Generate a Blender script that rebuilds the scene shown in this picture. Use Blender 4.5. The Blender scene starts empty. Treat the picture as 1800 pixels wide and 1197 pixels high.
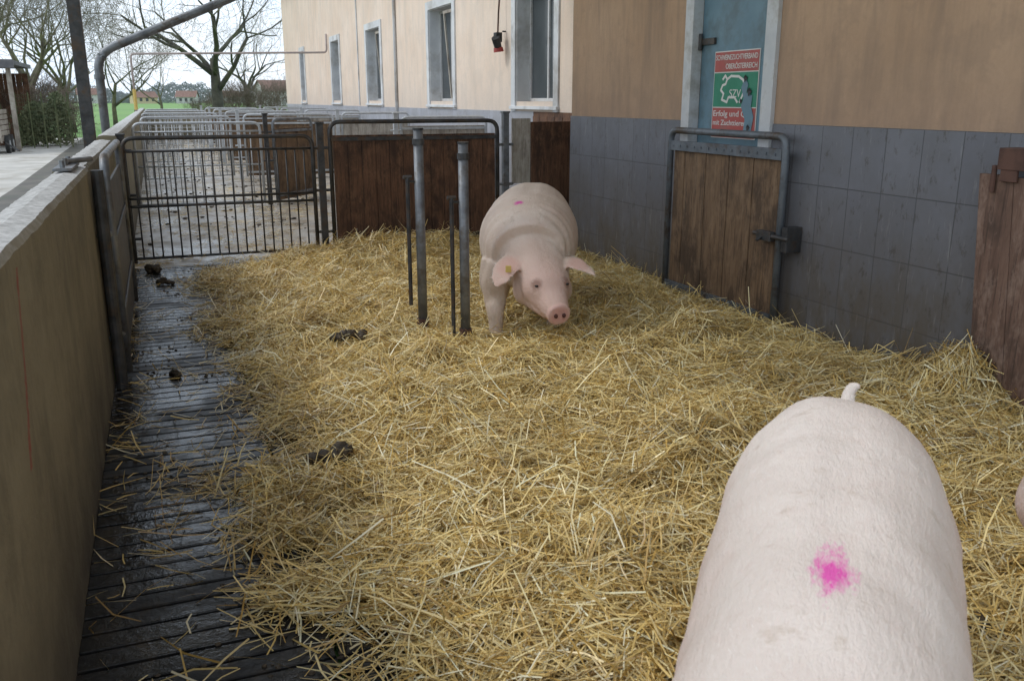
import bpy, math, random
import numpy as np
from mathutils import Vector, Matrix, noise as mnoise
rnd = random.Random(7)
rng = np.random.default_rng(11)
COL = bpy.context.scene.collection
ORG = {}

# ------------------------------------------------------------------ materials
def new_mat(name):
    m = bpy.data.materials.new(name); m.use_nodes = True
    nt = m.node_tree; nt.nodes.clear()
    out = nt.nodes.new("ShaderNodeOutputMaterial")
    b = nt.nodes.new("ShaderNodeBsdfPrincipled")
    nt.links.new(b.outputs[0], out.inputs[0])
    return m, nt, b
def N(nt, t, **kw):
    n = nt.nodes.new(t)
    for k, v in kw.items(): setattr(n, k, v)
    return n
def coords(nt, scale=(1, 1, 1)):
    tc = N(nt, "ShaderNodeTexCoord"); mp = N(nt, "ShaderNodeMapping")
    mp.inputs["Scale"].default_value = scale
    nt.links.new(tc.outputs["Object"], mp.inputs[0])
    return mp.outputs[0]
def noise(nt, vec, scale, detail=4, rough=.6, dist=0):
    n = N(nt, "ShaderNodeTexNoise"); n.inputs["Scale"].default_value = scale
    n.inputs["Detail"].default_value = min(detail, 4.5); n.inputs["Roughness"].default_value = rough
    n.inputs["Distortion"].default_value = dist
    nt.links.new(vec, n.inputs["Vector"]); return n.outputs["Fac"]
def ramp(nt, fac, a, b, ca=(0, 0, 0), cb=(1, 1, 1)):
    r = N(nt, "ShaderNodeValToRGB"); e = r.color_ramp.elements
    e[0].position = a; e[1].position = b
    e[0].color = (*ca, 1); e[1].color = (*cb, 1)
    nt.links.new(fac, r.inputs[0]); return r.outputs[0]
def mix(nt, fac, a, b, mode='MIX'):
    m = N(nt, "ShaderNodeMix", data_type='RGBA', blend_type=mode)
    for s, v in ((0, fac), (6, a), (7, b)):
        if isinstance(v, (int, float)): m.inputs[s].default_value = v
        elif isinstance(v, tuple): m.inputs[s].default_value = (*v, 1)
        else: nt.links.new(v, m.inputs[s])
    return m.outputs[2]
def math_(nt, op, a, b=0.0, clamp=False):
    m = N(nt, "ShaderNodeMath", operation=op, use_clamp=clamp)
    for i, v in enumerate((a, b)):
        if isinstance(v, (int, float)): m.inputs[i].default_value = v
        else: nt.links.new(v, m.inputs[i])
    return m.outputs[0]
def bump(nt, b, h, strength=.4, dist=.01):
    n = N(nt, "ShaderNodeBump"); n.inputs["Strength"].default_value = strength
    n.inputs["Distance"].default_value = dist
    nt.links.new(h, n.inputs["Height"]); nt.links.new(n.outputs[0], b.inputs["Normal"])
def sepz(nt):
    tc = N(nt, "ShaderNodeTexCoord"); s = N(nt, "ShaderNodeSeparateXYZ")
    nt.links.new(tc.outputs["Object"], s.inputs[0]); return s.outputs
def simple(name, c1, c2, scale=4, rough=.7, metal=0, bs=.3, bd=.005, stretch=(1, 1, 1), bscale=None, lo=.35, hi=.65, c3=None, c3s=1.3, spec=.5):
    m, nt, b = new_mat(name)
    v = coords(nt, stretch)
    f = noise(nt, v, scale, 3)
    c = mix(nt, ramp(nt, f, lo, hi), c1, c2)
    if c3 is not None:
        g = noise(nt, coords(nt), c3s, 4, .7)
        c = mix(nt, ramp(nt, g, .5, .68), c, c3)
    nt.links.new(c, b.inputs["Base Color"])
    b.inputs["Roughness"].default_value = rough
    b.inputs["Metallic"].default_value = metal
    b.inputs["Specular IOR Level"].default_value = spec
    if bs: bump(nt, b, noise(nt, v, bscale or scale * 5, 4, .65), bs, bd)
    return m

M = {}
def plaster(name, c1, c2, dark, fade, stain):
    m, nt, b = new_mat(name)
    v = coords(nt)
    c = mix(nt, ramp(nt, noise(nt, v, .9, 8, .65), .3, .7), c1, c2)
    v2 = coords(nt, (1, 1.6, .22))
    c = mix(nt, math_(nt, 'MULTIPLY', ramp(nt, noise(nt, v2, 3.0, 8, .7), .45, .75), stain), c, dark)
    z = sepz(nt)[2]
    low = math_(nt, 'SUBTRACT', 1.0, math_(nt, 'DIVIDE', math_(nt, 'SUBTRACT', z, 1.45), fade), True)
    low = math_(nt, 'MULTIPLY', low, noise(nt, coords(nt, (1, 1, .6)), 5, 8, .7))
    c = mix(nt, low, c, dark)
    c = mix(nt, math_(nt, 'MULTIPLY', ramp(nt, noise(nt, v, 45, 4), .4, .7), .12), c, (.3, .2, .12))
    c = mix(nt, math_(nt, 'MULTIPLY', ramp(nt, noise(nt, v, 2.2, 8, .75), .52, .60), .22), c, dark)
    nt.links.new(c, b.inputs["Base Color"]); b.inputs["Roughness"].default_value = .9
    b.inputs["Specular IOR Level"].default_value = .2
    bump(nt, b, noise(nt, v, 60, 8, .7), .6, .005)
    return m
M['plaster'] = plaster("peach_plaster_shaded", (.47, .305, .195), (.56, .38, .255), (.30, .215, .16), .8, .8)  # same peach plaster, colour darkened for the near wall in canopy shade
M['plaster_lit'] = plaster("peach_plaster_lit", (.75, .60, .48), (.84, .71, .60), (.55, .49, .43), .7, .5)  # same peach plaster, colour lightened for the far wall in open daylight
def tile(name, base1, base2, mortar, dirt, ds):
    m, nt, b = new_mat(name)
    s = sepz(nt); cb = N(nt, "ShaderNodeCombineXYZ")
    nt.links.new(s[1], cb.inputs[0])
    nt.links.new(math_(nt, 'ADD', s[2], .12), cb.inputs[1])
    br = N(nt, "ShaderNodeTexBrick"); br.offset = 0; br.squash = 1
    br.inputs["Scale"].default_value = 1; br.inputs["Brick Width"].default_value = .29
    br.inputs["Row Height"].default_value = .40; br.inputs["Mortar Size"].default_value = .0038
    br.inputs["Mortar Smooth"].default_value = .25; br.inputs["Bias"].default_value = 0
    br.inputs["Color1"].default_value = (*base1, 1); br.inputs["Color2"].default_value = (*base2, 1)
    br.inputs["Mortar"].default_value = (*mortar, 1)
    nt.links.new(cb.outputs[0], br.inputs["Vector"])
    c = br.outputs["Color"]
    v = coords(nt)
    c = mix(nt, math_(nt, 'MULTIPLY', ramp(nt, noise(nt, v, 2.2, 8, .7), .38, .66), .6), c, dirt)
    low = math_(nt, 'SUBTRACT', 1.15, math_(nt, 'DIVIDE', s[2], 1.0), True)
    low = math_(nt, 'MULTIPLY', low, ramp(nt, noise(nt, coords(nt, (1, 1, .45)), 4, 8, .75), .28, .58))
    c = mix(nt, math_(nt, 'MULTIPLY', low, ds), c, (.115, .096, .074))
    spl = ramp(nt, noise(nt, coords(nt, (1, 1, .5)), 13, 6, .8), .56, .65)
    c = mix(nt, math_(nt, 'MULTIPLY', spl, .6 * ds), c, (.07, .058, .045))
    lt = ramp(nt, noise(nt, coords(nt, (1, 2.5, .35)), 8, 6, .8), .58, .70)
    c = mix(nt, math_(nt, 'MULTIPLY', lt, .35), c, (.38, .375, .37))
    mo = ramp(nt, br.outputs["Fac"], .3, .8)
    c = mix(nt, math_(nt, 'MULTIPLY', mo, .3), c, mortar)
    nt.links.new(c, b.inputs["Base Color"])
    r = math_(nt, 'ADD', math_(nt, 'MULTIPLY', noise(nt, v, 4), .35), .30)
    nt.links.new(r, b.inputs["Roughness"])
    h = math_(nt, 'SUBTRACT', math_(nt, 'MULTIPLY', noise(nt, v, 12, 4), .25), br.outputs["Fac"])
    bump(nt, b, h, .6, .004)
    return m
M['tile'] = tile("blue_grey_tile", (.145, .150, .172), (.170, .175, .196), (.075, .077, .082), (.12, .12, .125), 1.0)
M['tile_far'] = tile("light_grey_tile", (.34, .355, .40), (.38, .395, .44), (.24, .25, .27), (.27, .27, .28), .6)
M['white'] = simple("white_window_plaster", (.56, .58, .60), (.68, .70, .71), 3, .8, bs=.3, c3=(.40, .39, .37))
M['pvc'] = simple("white_frame_paint", (.50, .51, .52), (.62, .62, .62), 3, .4, bs=0, c3=(.38, .36, .33), c3s=3)
M['galv'] = simple("galvanised_steel", (.13, .14, .155), (.25, .265, .28), 7, .5, .5, bs=.2, bd=.001, c3=(.11, .085, .06), c3s=5)
M['galv_light'] = simple("bright_galvanised_steel", (.42, .44, .46), (.55, .57, .58), 14, .45, .3, bs=0)
M['dark_metal'] = simple("dark_weathered_steel", (.035, .036, .038), (.085, .085, .085), 9, .5, .4, bs=.3, bd=.002, c3=(.10, .065, .04), c3s=7)
M['gate_blue'] = simple("blue_grey_painted_steel", (.10, .115, .13), (.16, .18, .20), 8, .5, .3, bs=.3, bd=.001, c3=(.08, .06, .045), c3s=6)
M['rust'] = simple("rusty_steel", (.060, .030, .023), (.12, .06, .042), 9, .8, bs=.4)
M['pinkpipe'] = simple("weathered_pipe", (.36, .30, .28), (.46, .40, .38), 6, .7, bs=0)
def wood(name, c1, c2, c3, rough=.8, worn=(.30, .25, .19), wk=.5):
    m, nt, b = new_mat(name)
    s = sepz(nt)
    pl = math_(nt, 'FLOOR', math_(nt, 'MULTIPLY', math_(nt, 'ADD', s[1], s[0]), 6.33))
    cbv = N(nt, "ShaderNodeCombineXYZ")
    nt.links.new(math_(nt, 'ADD', math_(nt, 'MULTIPLY', s[0], 9), math_(nt, 'MULTIPLY', pl, 7.7)), cbv.inputs[0])
    nt.links.new(math_(nt, 'MULTIPLY', s[1], 9), cbv.inputs[1]); nt.links.new(math_(nt, 'MULTIPLY', s[2], .9), cbv.inputs[2])
    f = noise(nt, cbv.outputs[0], 2.6, 10, .7, .6)
    c = mix(nt, ramp(nt, f, .3, .68), c1, c2)
    v2 = coords(nt, (16, 16, .6))
    g = noise(nt, v2, 5, 8, .75)
    c = mix(nt, math_(nt, 'MULTIPLY', ramp(nt, g, .52, .62), .75), c, c3)
    big = noise(nt, coords(nt, (1, 1, .7)), 3.0, 6, .65)
    c = mix(nt, math_(nt, 'MULTIPLY', ramp(nt, big, .47, .60), .75), c, c3)
    wn = noise(nt, coords(nt, (3, 3, 1.2)), 3.6, 8, .8)
    c = mix(nt, math_(nt, 'MULTIPLY', ramp(nt, wn, .50, .66), wk), c, worn)
    nt.links.new(c, b.inputs["Base Color"]); b.inputs["Roughness"].default_value = rough
    bump(nt, b, f, .8, .008)
    return m
M['wood_gate'] = wood("weathered_brown_boards", (.115, .068, .036), (.23, .142, .076), (.052, .032, .019), worn=(.28, .185, .11))
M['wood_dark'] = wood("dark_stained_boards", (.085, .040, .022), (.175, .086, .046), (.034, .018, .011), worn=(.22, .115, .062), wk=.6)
M['wood_red'] = wood("rough_worn_boards", (.115, .064, .044), (.21, .125, .088), (.055, .034, .025), worn=(.28, .19, .145), wk=.8)
M['wood_pale'] = wood("pale_grey_boards", (.36, .33, .28), (.50, .46, .40), (.20, .17, .14))
M['blue_door'] = simple("faded_blue_door_paint", (.115, .205, .26), (.155, .26, .32), 2.5, .5, bs=.25, bd=.003, c3=(.11, .165, .19), c3s=3)
M['black'] = simple("black_rubber", (.012, .012, .012), (.03, .03, .03), 6, .6, bs=0)
M['red_p'] = simple("red_plastic", (.30, .03, .025), (.36, .05, .04), 6, .45, bs=0)
M['sign_red'] = simple("sign_red_paint", (.38, .065, .055), (.45, .09, .075), 5, .5, bs=.05, c3=(.33, .11, .09), c3s=8)
M['sign_green'] = simple("sign_green_paint", (.015, .20, .11), (.03, .25, .15), 5, .5, bs=.05)
M['sign_white'] = simple("sign_white_paint", (.66, .64, .60), (.74, .72, .68), 8, .6, bs=0)
M['rooftile'] = simple("clay_roof", (.17, .095, .075), (.22, .14, .11), 1.5, .8, bs=0)
M['roof_dark'] = simple("dark_sheet_roof", (.10, .10, .11), (.16, .16, .165), 2, .7, bs=.2)
M['wallyellow'] = simple("yellow_render", (.50, .43, .28), (.55, .47, .32), 1, .9, bs=0)
M['wallwhite'] = simple("white_render", (.50, .50, .49), (.56, .56, .55), 1, .9, bs=0)
M['wallgrey'] = simple("grey_render", (.32, .32, .31), (.38, .37, .36), 1, .9, bs=0)
M['bark'] = simple("mossy_bark", (.075, .072, .05), (.15, .145, .08), 3, .9, bs=.6, bd=.03, c3=(.13, .15, .05), c3s=1.0)
M['bark_dark'] = simple("dark_bark", (.045, .042, .036), (.09, .082, .065), 3, .9, bs=.6, bd=.03, c3=(.085, .095, .04), c3s=.8)
M['twig'] = simple("twig_bark", (.11, .10, .075), (.18, .165, .115), 1.5, .9, bs=0)
M['twig_brown'] = simple("shrub_twigs", (.11, .085, .065), (.18, .145, .115), 1.5, .9, bs=0)
M['ivy'] = simple("ivy_leaves", (.06, .085, .035), (.15, .16, .08), 2.5, .8, bs=0)
M['far_wood'] = simple("distant_winter_wood", (.20, .22, .24), (.27, .28, .29), .3, .9, bs=0)
M['field'] = simple("green_field", (.12, .25, .06), (.17, .31, .08), .05, .9, bs=0, c3=(.16, .25, .09), c3s=.2)
M['yard'] = simple("pale_yard_concrete", (.40, .385, .35), (.52, .50, .46), 1.2, .85, bs=.4, bscale=30, c3=(.30, .27, .22), c3s=.9)
M['mud'] = simple("dark_damp_channel", (.060, .052, .040), (.12, .105, .08), 1.5, .6, bs=.5, bscale=20, c3=(.05, .06, .03), c3s=2)
M['dung'] = simple("dark_dung", (.025, .018, .011), (.075, .053, .030), 18, .6, bs=.8, bd=.01, bscale=60)
M['hoof'] = simple("horn_hoof", (.16, .12, .08), (.26, .20, .14), 20, .6, bs=.2)
M['nostril'] = simple("dark_nostril", (.07, .02, .018), (.09, .03, .025), 20, .6, bs=0)
M['eye'] = simple("dark_eye", (.012, .010, .010), (.02, .015, .012), 20, .2, bs=0)
M['tag'] = simple("yellow_tag", (.60, .42, .10), (.65, .47, .15), 20, .5, bs=0)
M['bristle'] = simple("white_bristle", (.78, .74, .69), (.86, .83, .79), 20, .6, bs=0)
M['canopy'] = simple("canopy_sheet", (.60, .59, .57), (.66, .65, .63), 1, .8, bs=0)
def glass():
    m, nt, b = new_mat("window_glass")
    f = noise(nt, coords(nt), 1.4, 3)
    nt.links.new(mix(nt, f, (.03, .038, .042), (.09, .105, .115)), b.inputs["Base Color"])
    b.inputs["Roughness"].default_value = .18; b.inputs["Specular IOR Level"].default_value = .6
    return m
M['glass'] = glass()

def concrete_wall():
    m, nt, b = new_mat("old_concrete_wall")
    v = coords(nt); s = sepz(nt)
    c = mix(nt, ramp(nt, noise(nt, v, 1.3, 8, .65), .3, .7), (.205, .180, .118), (.275, .245, .168))
    c = mix(nt, math_(nt, 'MULTIPLY', ramp(nt, noise(nt, v, 6.5, 8, .75), .48, .7), .45), c, (.14, .122, .082))
    v2 = coords(nt, (1, 1.2, .8))
    c = mix(nt, math_(nt, 'MULTIPLY', ramp(nt, noise(nt, v2, 2.0, 8, .75), .46, .64), .6), c, (.12, .105, .07))
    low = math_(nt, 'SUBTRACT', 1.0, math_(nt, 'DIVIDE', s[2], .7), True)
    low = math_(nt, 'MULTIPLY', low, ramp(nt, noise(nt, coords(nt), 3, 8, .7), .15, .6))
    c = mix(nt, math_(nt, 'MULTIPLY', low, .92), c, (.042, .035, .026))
    fr = math_(nt, 'FRACT', math_(nt, 'DIVIDE', s[1], 1.25))
    seam = math_(nt, 'LESS_THAN', fr, .006)
    c = mix(nt, math_(nt, 'MULTIPLY', seam, .4), c, (.10, .085, .06))
    ln = math_(nt, 'SUBTRACT', s[1], math_(nt, 'ADD', math_(nt, 'MULTIPLY', s[2], .5), 2.02))
    ln = math_(nt, 'ADD', ln, math_(nt, 'MULTIPLY', math_(nt, 'SUBTRACT', noise(nt, v, 9), .5), .05))
    on = math_(nt, 'LESS_THAN', math_(nt, 'ABSOLUTE', ln), .016)
    on = math_(nt, 'MULTIPLY', on, math_(nt, 'GREATER_THAN', s[2], .74))
    on = math_(nt, 'MULTIPLY', on, math_(nt, 'LESS_THAN', s[2], 1.22))
    on = math_(nt, 'MULTIPLY', on, ramp(nt, noise(nt, v, 50, 4), .25, .55))
    c = mix(nt, math_(nt, 'MULTIPLY', on, .75), c, (.27, .035, .03))
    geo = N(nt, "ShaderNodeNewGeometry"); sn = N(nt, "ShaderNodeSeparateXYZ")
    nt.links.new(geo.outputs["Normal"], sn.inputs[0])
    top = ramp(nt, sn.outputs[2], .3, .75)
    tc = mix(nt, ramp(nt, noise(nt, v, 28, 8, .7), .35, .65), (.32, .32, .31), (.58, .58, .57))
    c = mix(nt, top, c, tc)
    nt.links.new(c, b.inputs["Base Color"]); b.inputs["Roughness"].default_value = .88
    bump(nt, b, noise(nt, v, 30, 9, .7), .6, .008)
    return m
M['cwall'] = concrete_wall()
def wet_slat():
    m, nt, b = new_mat("wet_slatted_concrete")
    v = coords(nt)
    c = mix(nt, ramp(nt, noise(nt, v, 3.5, 8, .7), .35, .65), (.010, .010, .011), (.028, .027, .026))
    c = mix(nt, ramp(nt, noise(nt, v, 7, 8, .8), .54, .66), c, (.036, .027, .018))
    nt.links.new(c, b.inputs["Base Color"])
    nt.links.new(math_(nt, 'ADD', math_(nt, 'MULTIPLY', ramp(nt, noise(nt, v, 1.6, 4), .40, .60), .35), .06), b.inputs["Roughness"])
    nt.links.new(math_(nt, 'SUBTRACT', .62, math_(nt, 'MULTIPLY', ramp(nt, noise(nt, v, 1.6, 4), .40, .60), .45)), b.inputs["Specular IOR Level"])
    bump(nt, b, noise(nt, v, 22, 8, .7), .45, .007)
    return m
M['slat'] = wet_slat()
def pen_floor():
    m, nt, b = new_mat("worn_wet_concrete_floor")
    v = coords(nt)
    c = mix(nt, ramp(nt, noise(nt, v, .8, 8, .65), .35, .65), (.28, .26, .225), (.44, .415, .38))
    c = mix(nt, math_(nt, 'MULTIPLY', ramp(nt, noise(nt, v, 3.2, 9, .75), .46, .62), .8), c, (.21, .150, .085))
    c = mix(nt, ramp(nt, noise(nt, v, 8, 8, .7), .58, .65), c, (.10, .07, .04))
    nt.links.new(c, b.inputs["Base Color"])
    nt.links.new(math_(nt, 'ADD', math_(nt, 'MULTIPLY', ramp(nt, noise(nt, v, 1.1, 5), .4, .6), .5), .15), b.inputs["Roughness"])
    bump(nt, b, noise(nt, v, 25, 8, .7), .3, .006)
    return m
M['floor'] = pen_floor()
def straw_mat(name, attr=True):
    m, nt, b = new_mat(name)
    if attr:
        a = N(nt, "ShaderNodeAttribute"); a.attribute_name = "Col"
        nt.links.new(a.outputs["Color"], b.inputs["Base Color"])
        b.inputs["Roughness"].default_value = .36
        b.inputs["Specular IOR Level"].default_value = .6
    else:
        v = coords(nt)
        c = mix(nt, ramp(nt, noise(nt, v, 60, 8, .8), .35, .7), (.12, .07, .02), (.46, .31, .09))  # dark tones stand for depth shadow between the straws
        nt.links.new(c, b.inputs["Base Color"]); b.inputs["Roughness"].default_value = .8
    return m
M['straw'] = straw_mat("dry_straw"); M['straw_base'] = straw_mat("packed_straw", False)

def skin(name, mark, rad, tint, wob, spots=(), headpink=.6, flank=0):
    m, nt, b = new_mat(name)
    v = coords(nt); s = sepz(nt)
    c = mix(nt, ramp(nt, noise(nt, v, 3.5, 6, .6), .3, .7), tint[0], tint[1])
    c = mix(nt, math_(nt, 'MULTIPLY', ramp(nt, noise(nt, v, 14, 6, .75), .5, .72), .5), c, tint[2])
    if flank:
        fl = math_(nt, 'SUBTRACT', 1.0, math_(nt, 'DIVIDE', math_(nt, 'SUBTRACT', s[2], .55), .28), True)
        c = mix(nt, math_(nt, 'MULTIPLY', fl, flank), c, (.62, .36, .30))
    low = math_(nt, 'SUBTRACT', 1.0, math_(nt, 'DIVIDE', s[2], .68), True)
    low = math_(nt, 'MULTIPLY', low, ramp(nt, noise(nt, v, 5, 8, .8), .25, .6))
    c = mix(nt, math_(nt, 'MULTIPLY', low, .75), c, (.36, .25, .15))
    st = ramp(nt, noise(nt, coords(nt, (1.5, 1, .6)), 9, 6, .8), .58, .70)
    c = mix(nt, math_(nt, 'MULTIPLY', st, .35), c, (.38, .28, .18))
    hd = math_(nt, 'DIVIDE', math_(nt, 'SUBTRACT', s[0], .66), .22, True)
    c = mix(nt, math_(nt, 'MULTIPLY', hd, headpink), c, (.70, .45, .39))
    tc = N(nt, "ShaderNodeTexCoord")
    for (cen, r_, col, k_) in spots:
        vm = N(nt, "ShaderNodeVectorMath", operation='DISTANCE'); nt.links.new(tc.outputs["Object"], vm.inputs[0]); vm.inputs[1].default_value = cen
        dd = math_(nt, 'DIVIDE', vm.outputs["Value"], r_)
        dd = math_(nt, 'ADD', dd, math_(nt, 'MULTIPLY', math_(nt, 'SUBTRACT', noise(nt, v, 25, 4, .7), .5), .8))
        c = mix(nt, math_(nt, 'MULTIPLY', ramp(nt, dd, .5, 1.05, (1, 1, 1), (0, 0, 0)), k_), c, col)
    dx = math_(nt, 'DIVIDE', math_(nt, 'SUBTRACT', s[0], mark[0]), rad[0])
    dy = math_(nt, 'DIVIDE', math_(nt, 'SUBTRACT', s[1], mark[1]), rad[1])
    d = math_(nt, 'SQRT', math_(nt, 'ADD', math_(nt, 'MULTIPLY', dx, dx), math_(nt, 'MULTIPLY', dy, dy)))
    vs_ = coords(nt, (.5, 1.3, 1))
    d = math_(nt, 'ADD', d, math_(nt, 'MULTIPLY', math_(nt, 'SUBTRACT', noise(nt, vs_, 24, 6, .85), .5), wob))
    k = ramp(nt, d, .35, 1.45, (1, 1, 1), (0, 0, 0))
    k = math_(nt, 'MULTIPLY', k, math_(nt, 'GREATER_THAN', s[2], .6))
    c = mix(nt, math_(nt, 'MULTIPLY', k, .92), c, (.76, .07, .42))
    nt.links.new(c, b.inputs["Base Color"])
    b.inputs["Roughness"].default_value = .65
    b.inputs["Specular IOR Level"].default_value = .3
    b.inputs["Subsurface Weight"].default_value = .06
    b.inputs["Subsurface Radius"].default_value = (.03, .012, .008)
    b.inputs["Subsurface Scale"].default_value = .3
    vb = coords(nt, (1, 3, 3))
    bump(nt, b, noise(nt, vb, 24, 8, .8), .7, .010)
    return m

# ------------------------------------------------------------------ mesh builder
class MB:
    def __init__(s): s.v = []; s.f = []
    def add(s, vs, fs):
        o = len(s.v); s.v += [tuple(p) for p in vs]; s.f += [tuple(i + o for i in f) for f in fs]; return s
    def box(s, x0, x1, y0, y1, z0, z1):
        return s.add([(x0, y0, z0), (x1, y0, z0), (x1, y1, z0), (x0, y1, z0), (x0, y0, z1), (x1, y0, z1), (x1, y1, z1), (x0, y1, z1)],
                     [(0, 3, 2, 1), (4, 5, 6, 7), (0, 1, 5, 4), (1, 2, 6, 5), (2, 3, 7, 6), (3, 0, 4, 7)])
    def tube(s, pts, r, n=10):
        pts = [Vector(p) for p in pts]
        if not isinstance(r, (list, tuple)): r = [r] * len(pts)
        t0 = (pts[1] - pts[0]).normalized()
        a = t0.orthogonal().normalized(); vs = []; fs = []
        for i, p in enumerate(pts):
            t = (pts[min(i + 1, len(pts) - 1)] - pts[max(i - 1, 0)]).normalized()
            a = (a - t * a.dot(t)); a = a.normalized() if a.length > 1e-6 else t.orthogonal().normalized()
            b = t.cross(a)
            for k in range(n):
                an = 2 * math.pi * k / n
                vs.append(p + (a * math.cos(an) + b * math.sin(an)) * r[i])
        for i in range(len(pts) - 1):
            for k in range(n):
                k2 = (k + 1) % n
                fs.append((i * n + k, i * n + k2, (i + 1) * n + k2, (i + 1) * n + k))
        fs.append(tuple(reversed(range(n)))); fs.append(tuple(range((len(pts) - 1) * n, len(pts) * n)))
        return s.add(vs, fs)
    def ball(s, c, r, seg=12, rings=8, jit=0, rg=None):
        vs = [(c[0], c[1], c[2] + r[2])]; fs = []
        for i in range(1, rings):
            th = math.pi * i / rings
            for k in range(seg):
                ph = 2 * math.pi * k / seg
                j = 1 + (rg.uniform(-jit, jit) if rg else 0)
                vs.append((c[0] + r[0] * math.sin(th) * math.cos(ph) * j, c[1] + r[1] * math.sin(th) * math.sin(ph) * j, c[2] + r[2] * math.cos(th) * j))
        vs.append((c[0], c[1], c[2] - r[2])); L = len(vs) - 1
        for k in range(seg): fs.append((0, 1 + k, 1 + (k + 1) % seg))
        for i in range(rings - 2):
            for k in range(seg):
                a = 1 + i * seg + k; b2 = 1 + i * seg + (k + 1) % seg
                fs.append((a, a + seg, b2 + seg, b2))
        for k in range(seg): fs.append((L, 1 + (rings - 2) * seg + (k + 1) % seg, 1 + (rings - 2) * seg + k))
        return s.add(vs, fs)
    def obj(s, name, mat, parent=None, org=None, smooth=False, bevel=0):
        o3 = Vector(ORG[parent.name]) if parent else Vector(org or (0, 0, 0))
        me = bpy.data.meshes.new(name)
        me.from_pydata([tuple(Vector(p) - o3) for p in s.v], [], s.f)
        me.materials.append(M[mat] if isinstance(mat, str) else mat)
        if smooth: me.polygons.foreach_set("use_smooth", [True] * len(me.polygons))
        me.update()
        o = bpy.data.objects.new(name, me); COL.objects.link(o)
        if bevel:
            bm = o.modifiers.new("bevel", 'BEVEL'); bm.width = bevel; bm.segments = 2; bm.limit_method = 'ANGLE'
        if parent: o.parent = parent
        else: o.location = o3
        ORG[o.name] = tuple(o3)
        return o
def thing(name, label, cat, org, group=None):
    e = bpy.data.objects.new(name, None); COL.objects.link(e); e.location = org; e.empty_display_size = .1
    ORG[e.name] = tuple(org); tag(e, label, cat, group); return e
def tag(o, label, cat, group=None):
    o["label"] = label; o["category"] = cat
    if group: o["group"] = group
    return o
def kind(o, k): o["kind"] = k; return o
def copy_thing(root, loc, rotz=0, scale=1, label=None):
    def rec(o, par):
        c = o.copy(); COL.objects.link(c)
        if par: c.parent = par
        for ch in list(o.children): rec(ch, c)
        return c
    c = rec(root, None); c.location = loc; c.rotation_euler = (0, 0, rotz); c.scale = (scale,) * 3 if not isinstance(scale, tuple) else scale
    if label: c["label"] = label
    return c
def rc(pts, rad, k=5):
    pts = [Vector(p) for p in pts]; out = [pts[0]]
    for i in range(1, len(pts) - 1):
        a = pts[i] + (pts[i - 1] - pts[i]).normalized() * rad; b = pts[i] + (pts[i + 1] - pts[i]).normalized() * rad
        for j in range(k + 1):
            t = j / k; out.append(a * (1 - t) ** 2 + pts[i] * 2 * t * (1 - t) + b * t * t)
    out.append(pts[-1]); return out

# ------------------------------------------------------------------ numpy noise
_g = np.random.default_rng(5).random((256, 256))
def vn(x, y, sc, seed=0, octv=3):
    r = 0; amp = 1; tot = 0
    for o in range(octv):
        X = x / sc + seed * 17.3 + o * 31.7; Y = y / sc + seed * 9.1 + o * 11.9
        xi = np.floor(X).astype(int); yi = np.floor(Y).astype(int); fx = X - xi; fy = Y - yi
        fx = fx * fx * (3 - 2 * fx); fy = fy * fy * (3 - 2 * fy)
        g = lambda a, b: _g[a % 256, b % 256]
        r = r + amp * ((g(xi, yi) * (1 - fx) + g(xi + 1, yi) * fx) * (1 - fy) + (g(xi, yi + 1) * (1 - fx) + g(xi + 1, yi + 1) * fx) * fy)
        tot += amp; amp *= .5; sc *= .5
    return r / tot
def sstep(t): t = np.clip(t, 0, 1); return t * t * (3 - 2 * t)

# ================================================================== GROUND
g = MB().add([(-900, -60, -.06), (900, -60, -.06), (900, 1500, -.06), (-900, 1500, -.06)], [(0, 1, 2, 3)])
kind(g.obj("ground", 'field'), "structure")
y_ = MB().add([(-14, -8, -.05), (-.53, -8, -.05), (-.53, 46, -.05), (-3.4, 46, -.05), (-14, 44, -.05)], [(0, 1, 2, 3, 4)])
kind(y_.obj("yard_ground", 'yard'), "structure")
y_ = MB().add([(-2.7, -8, -.046), (-.5, -8, -.046), (-.5, 46, -.046), (-3.2, 46, -.046), (-2.75, 20, -.046)], [(0, 1, 2, 3, 4)])
kind(y_.obj("verge_ground", 'mud'), "structure")
b = MB(); y = -1.0; rs = random.Random(2)
while y < 9.6:
    dz = rs.uniform(-.0015, .0015)
    b.box(-.38, .36, y, y + .085, -.055, dz); b.box(.372, 1.1, y, y + .085, -.055, dz); y += .10
kind(b.obj("slatted_floor", 'slat', bevel=.004), "structure")
b = MB().box(1.103, 4.2, -2, 9.6, -.055, -.001)
b.box(-.38, 5.46, 9.602, 41, -.055, 0)
kind(b.obj("concrete_floor", 'floor'), "structure")

# ================================================================== STRAW
ey = np.array([-2, 1.0, 2.0, 2.3, 2.8, 3.3, 3.75, 4.5, 5.3, 6.2, 7.2, 8.2, 9.0, 9.4, 9.8, 11])
ex = np.array([.6, .45, .27, .22, .15, .08, .18, .14, .18, .13, .12, .18, .25, .6, 1.5, 3])
bumps = [(3.98, 3.42, .27, .24, .24), (1.45, 5.15, .12, .18, .12), (1.98, 4.8, .12, .20, .14), (3.3, 5.0, .15, .22, .16),
         (2.4, 3.6, .04, .5, .4), (2.4, 9.3, .14, .8, .3), (1.2, 4.5, .06, .25, .16), (2.9, 3.3, .04, .6, .3), (2.5, 4.4, .06, .18, .13), (1.9, 3.0, .05, .2, .15), (1.0, 3.1, .05, .2, .13), (1.5, 2.6, .05, .2, .12)]
def edge(x, y):
    return np.interp(y, ey, ex) + (vn(x, y, .28, 3) - .5) * .75
def mask(x, y): return sstep((x - edge(x, y) + .10) / .8)
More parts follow.
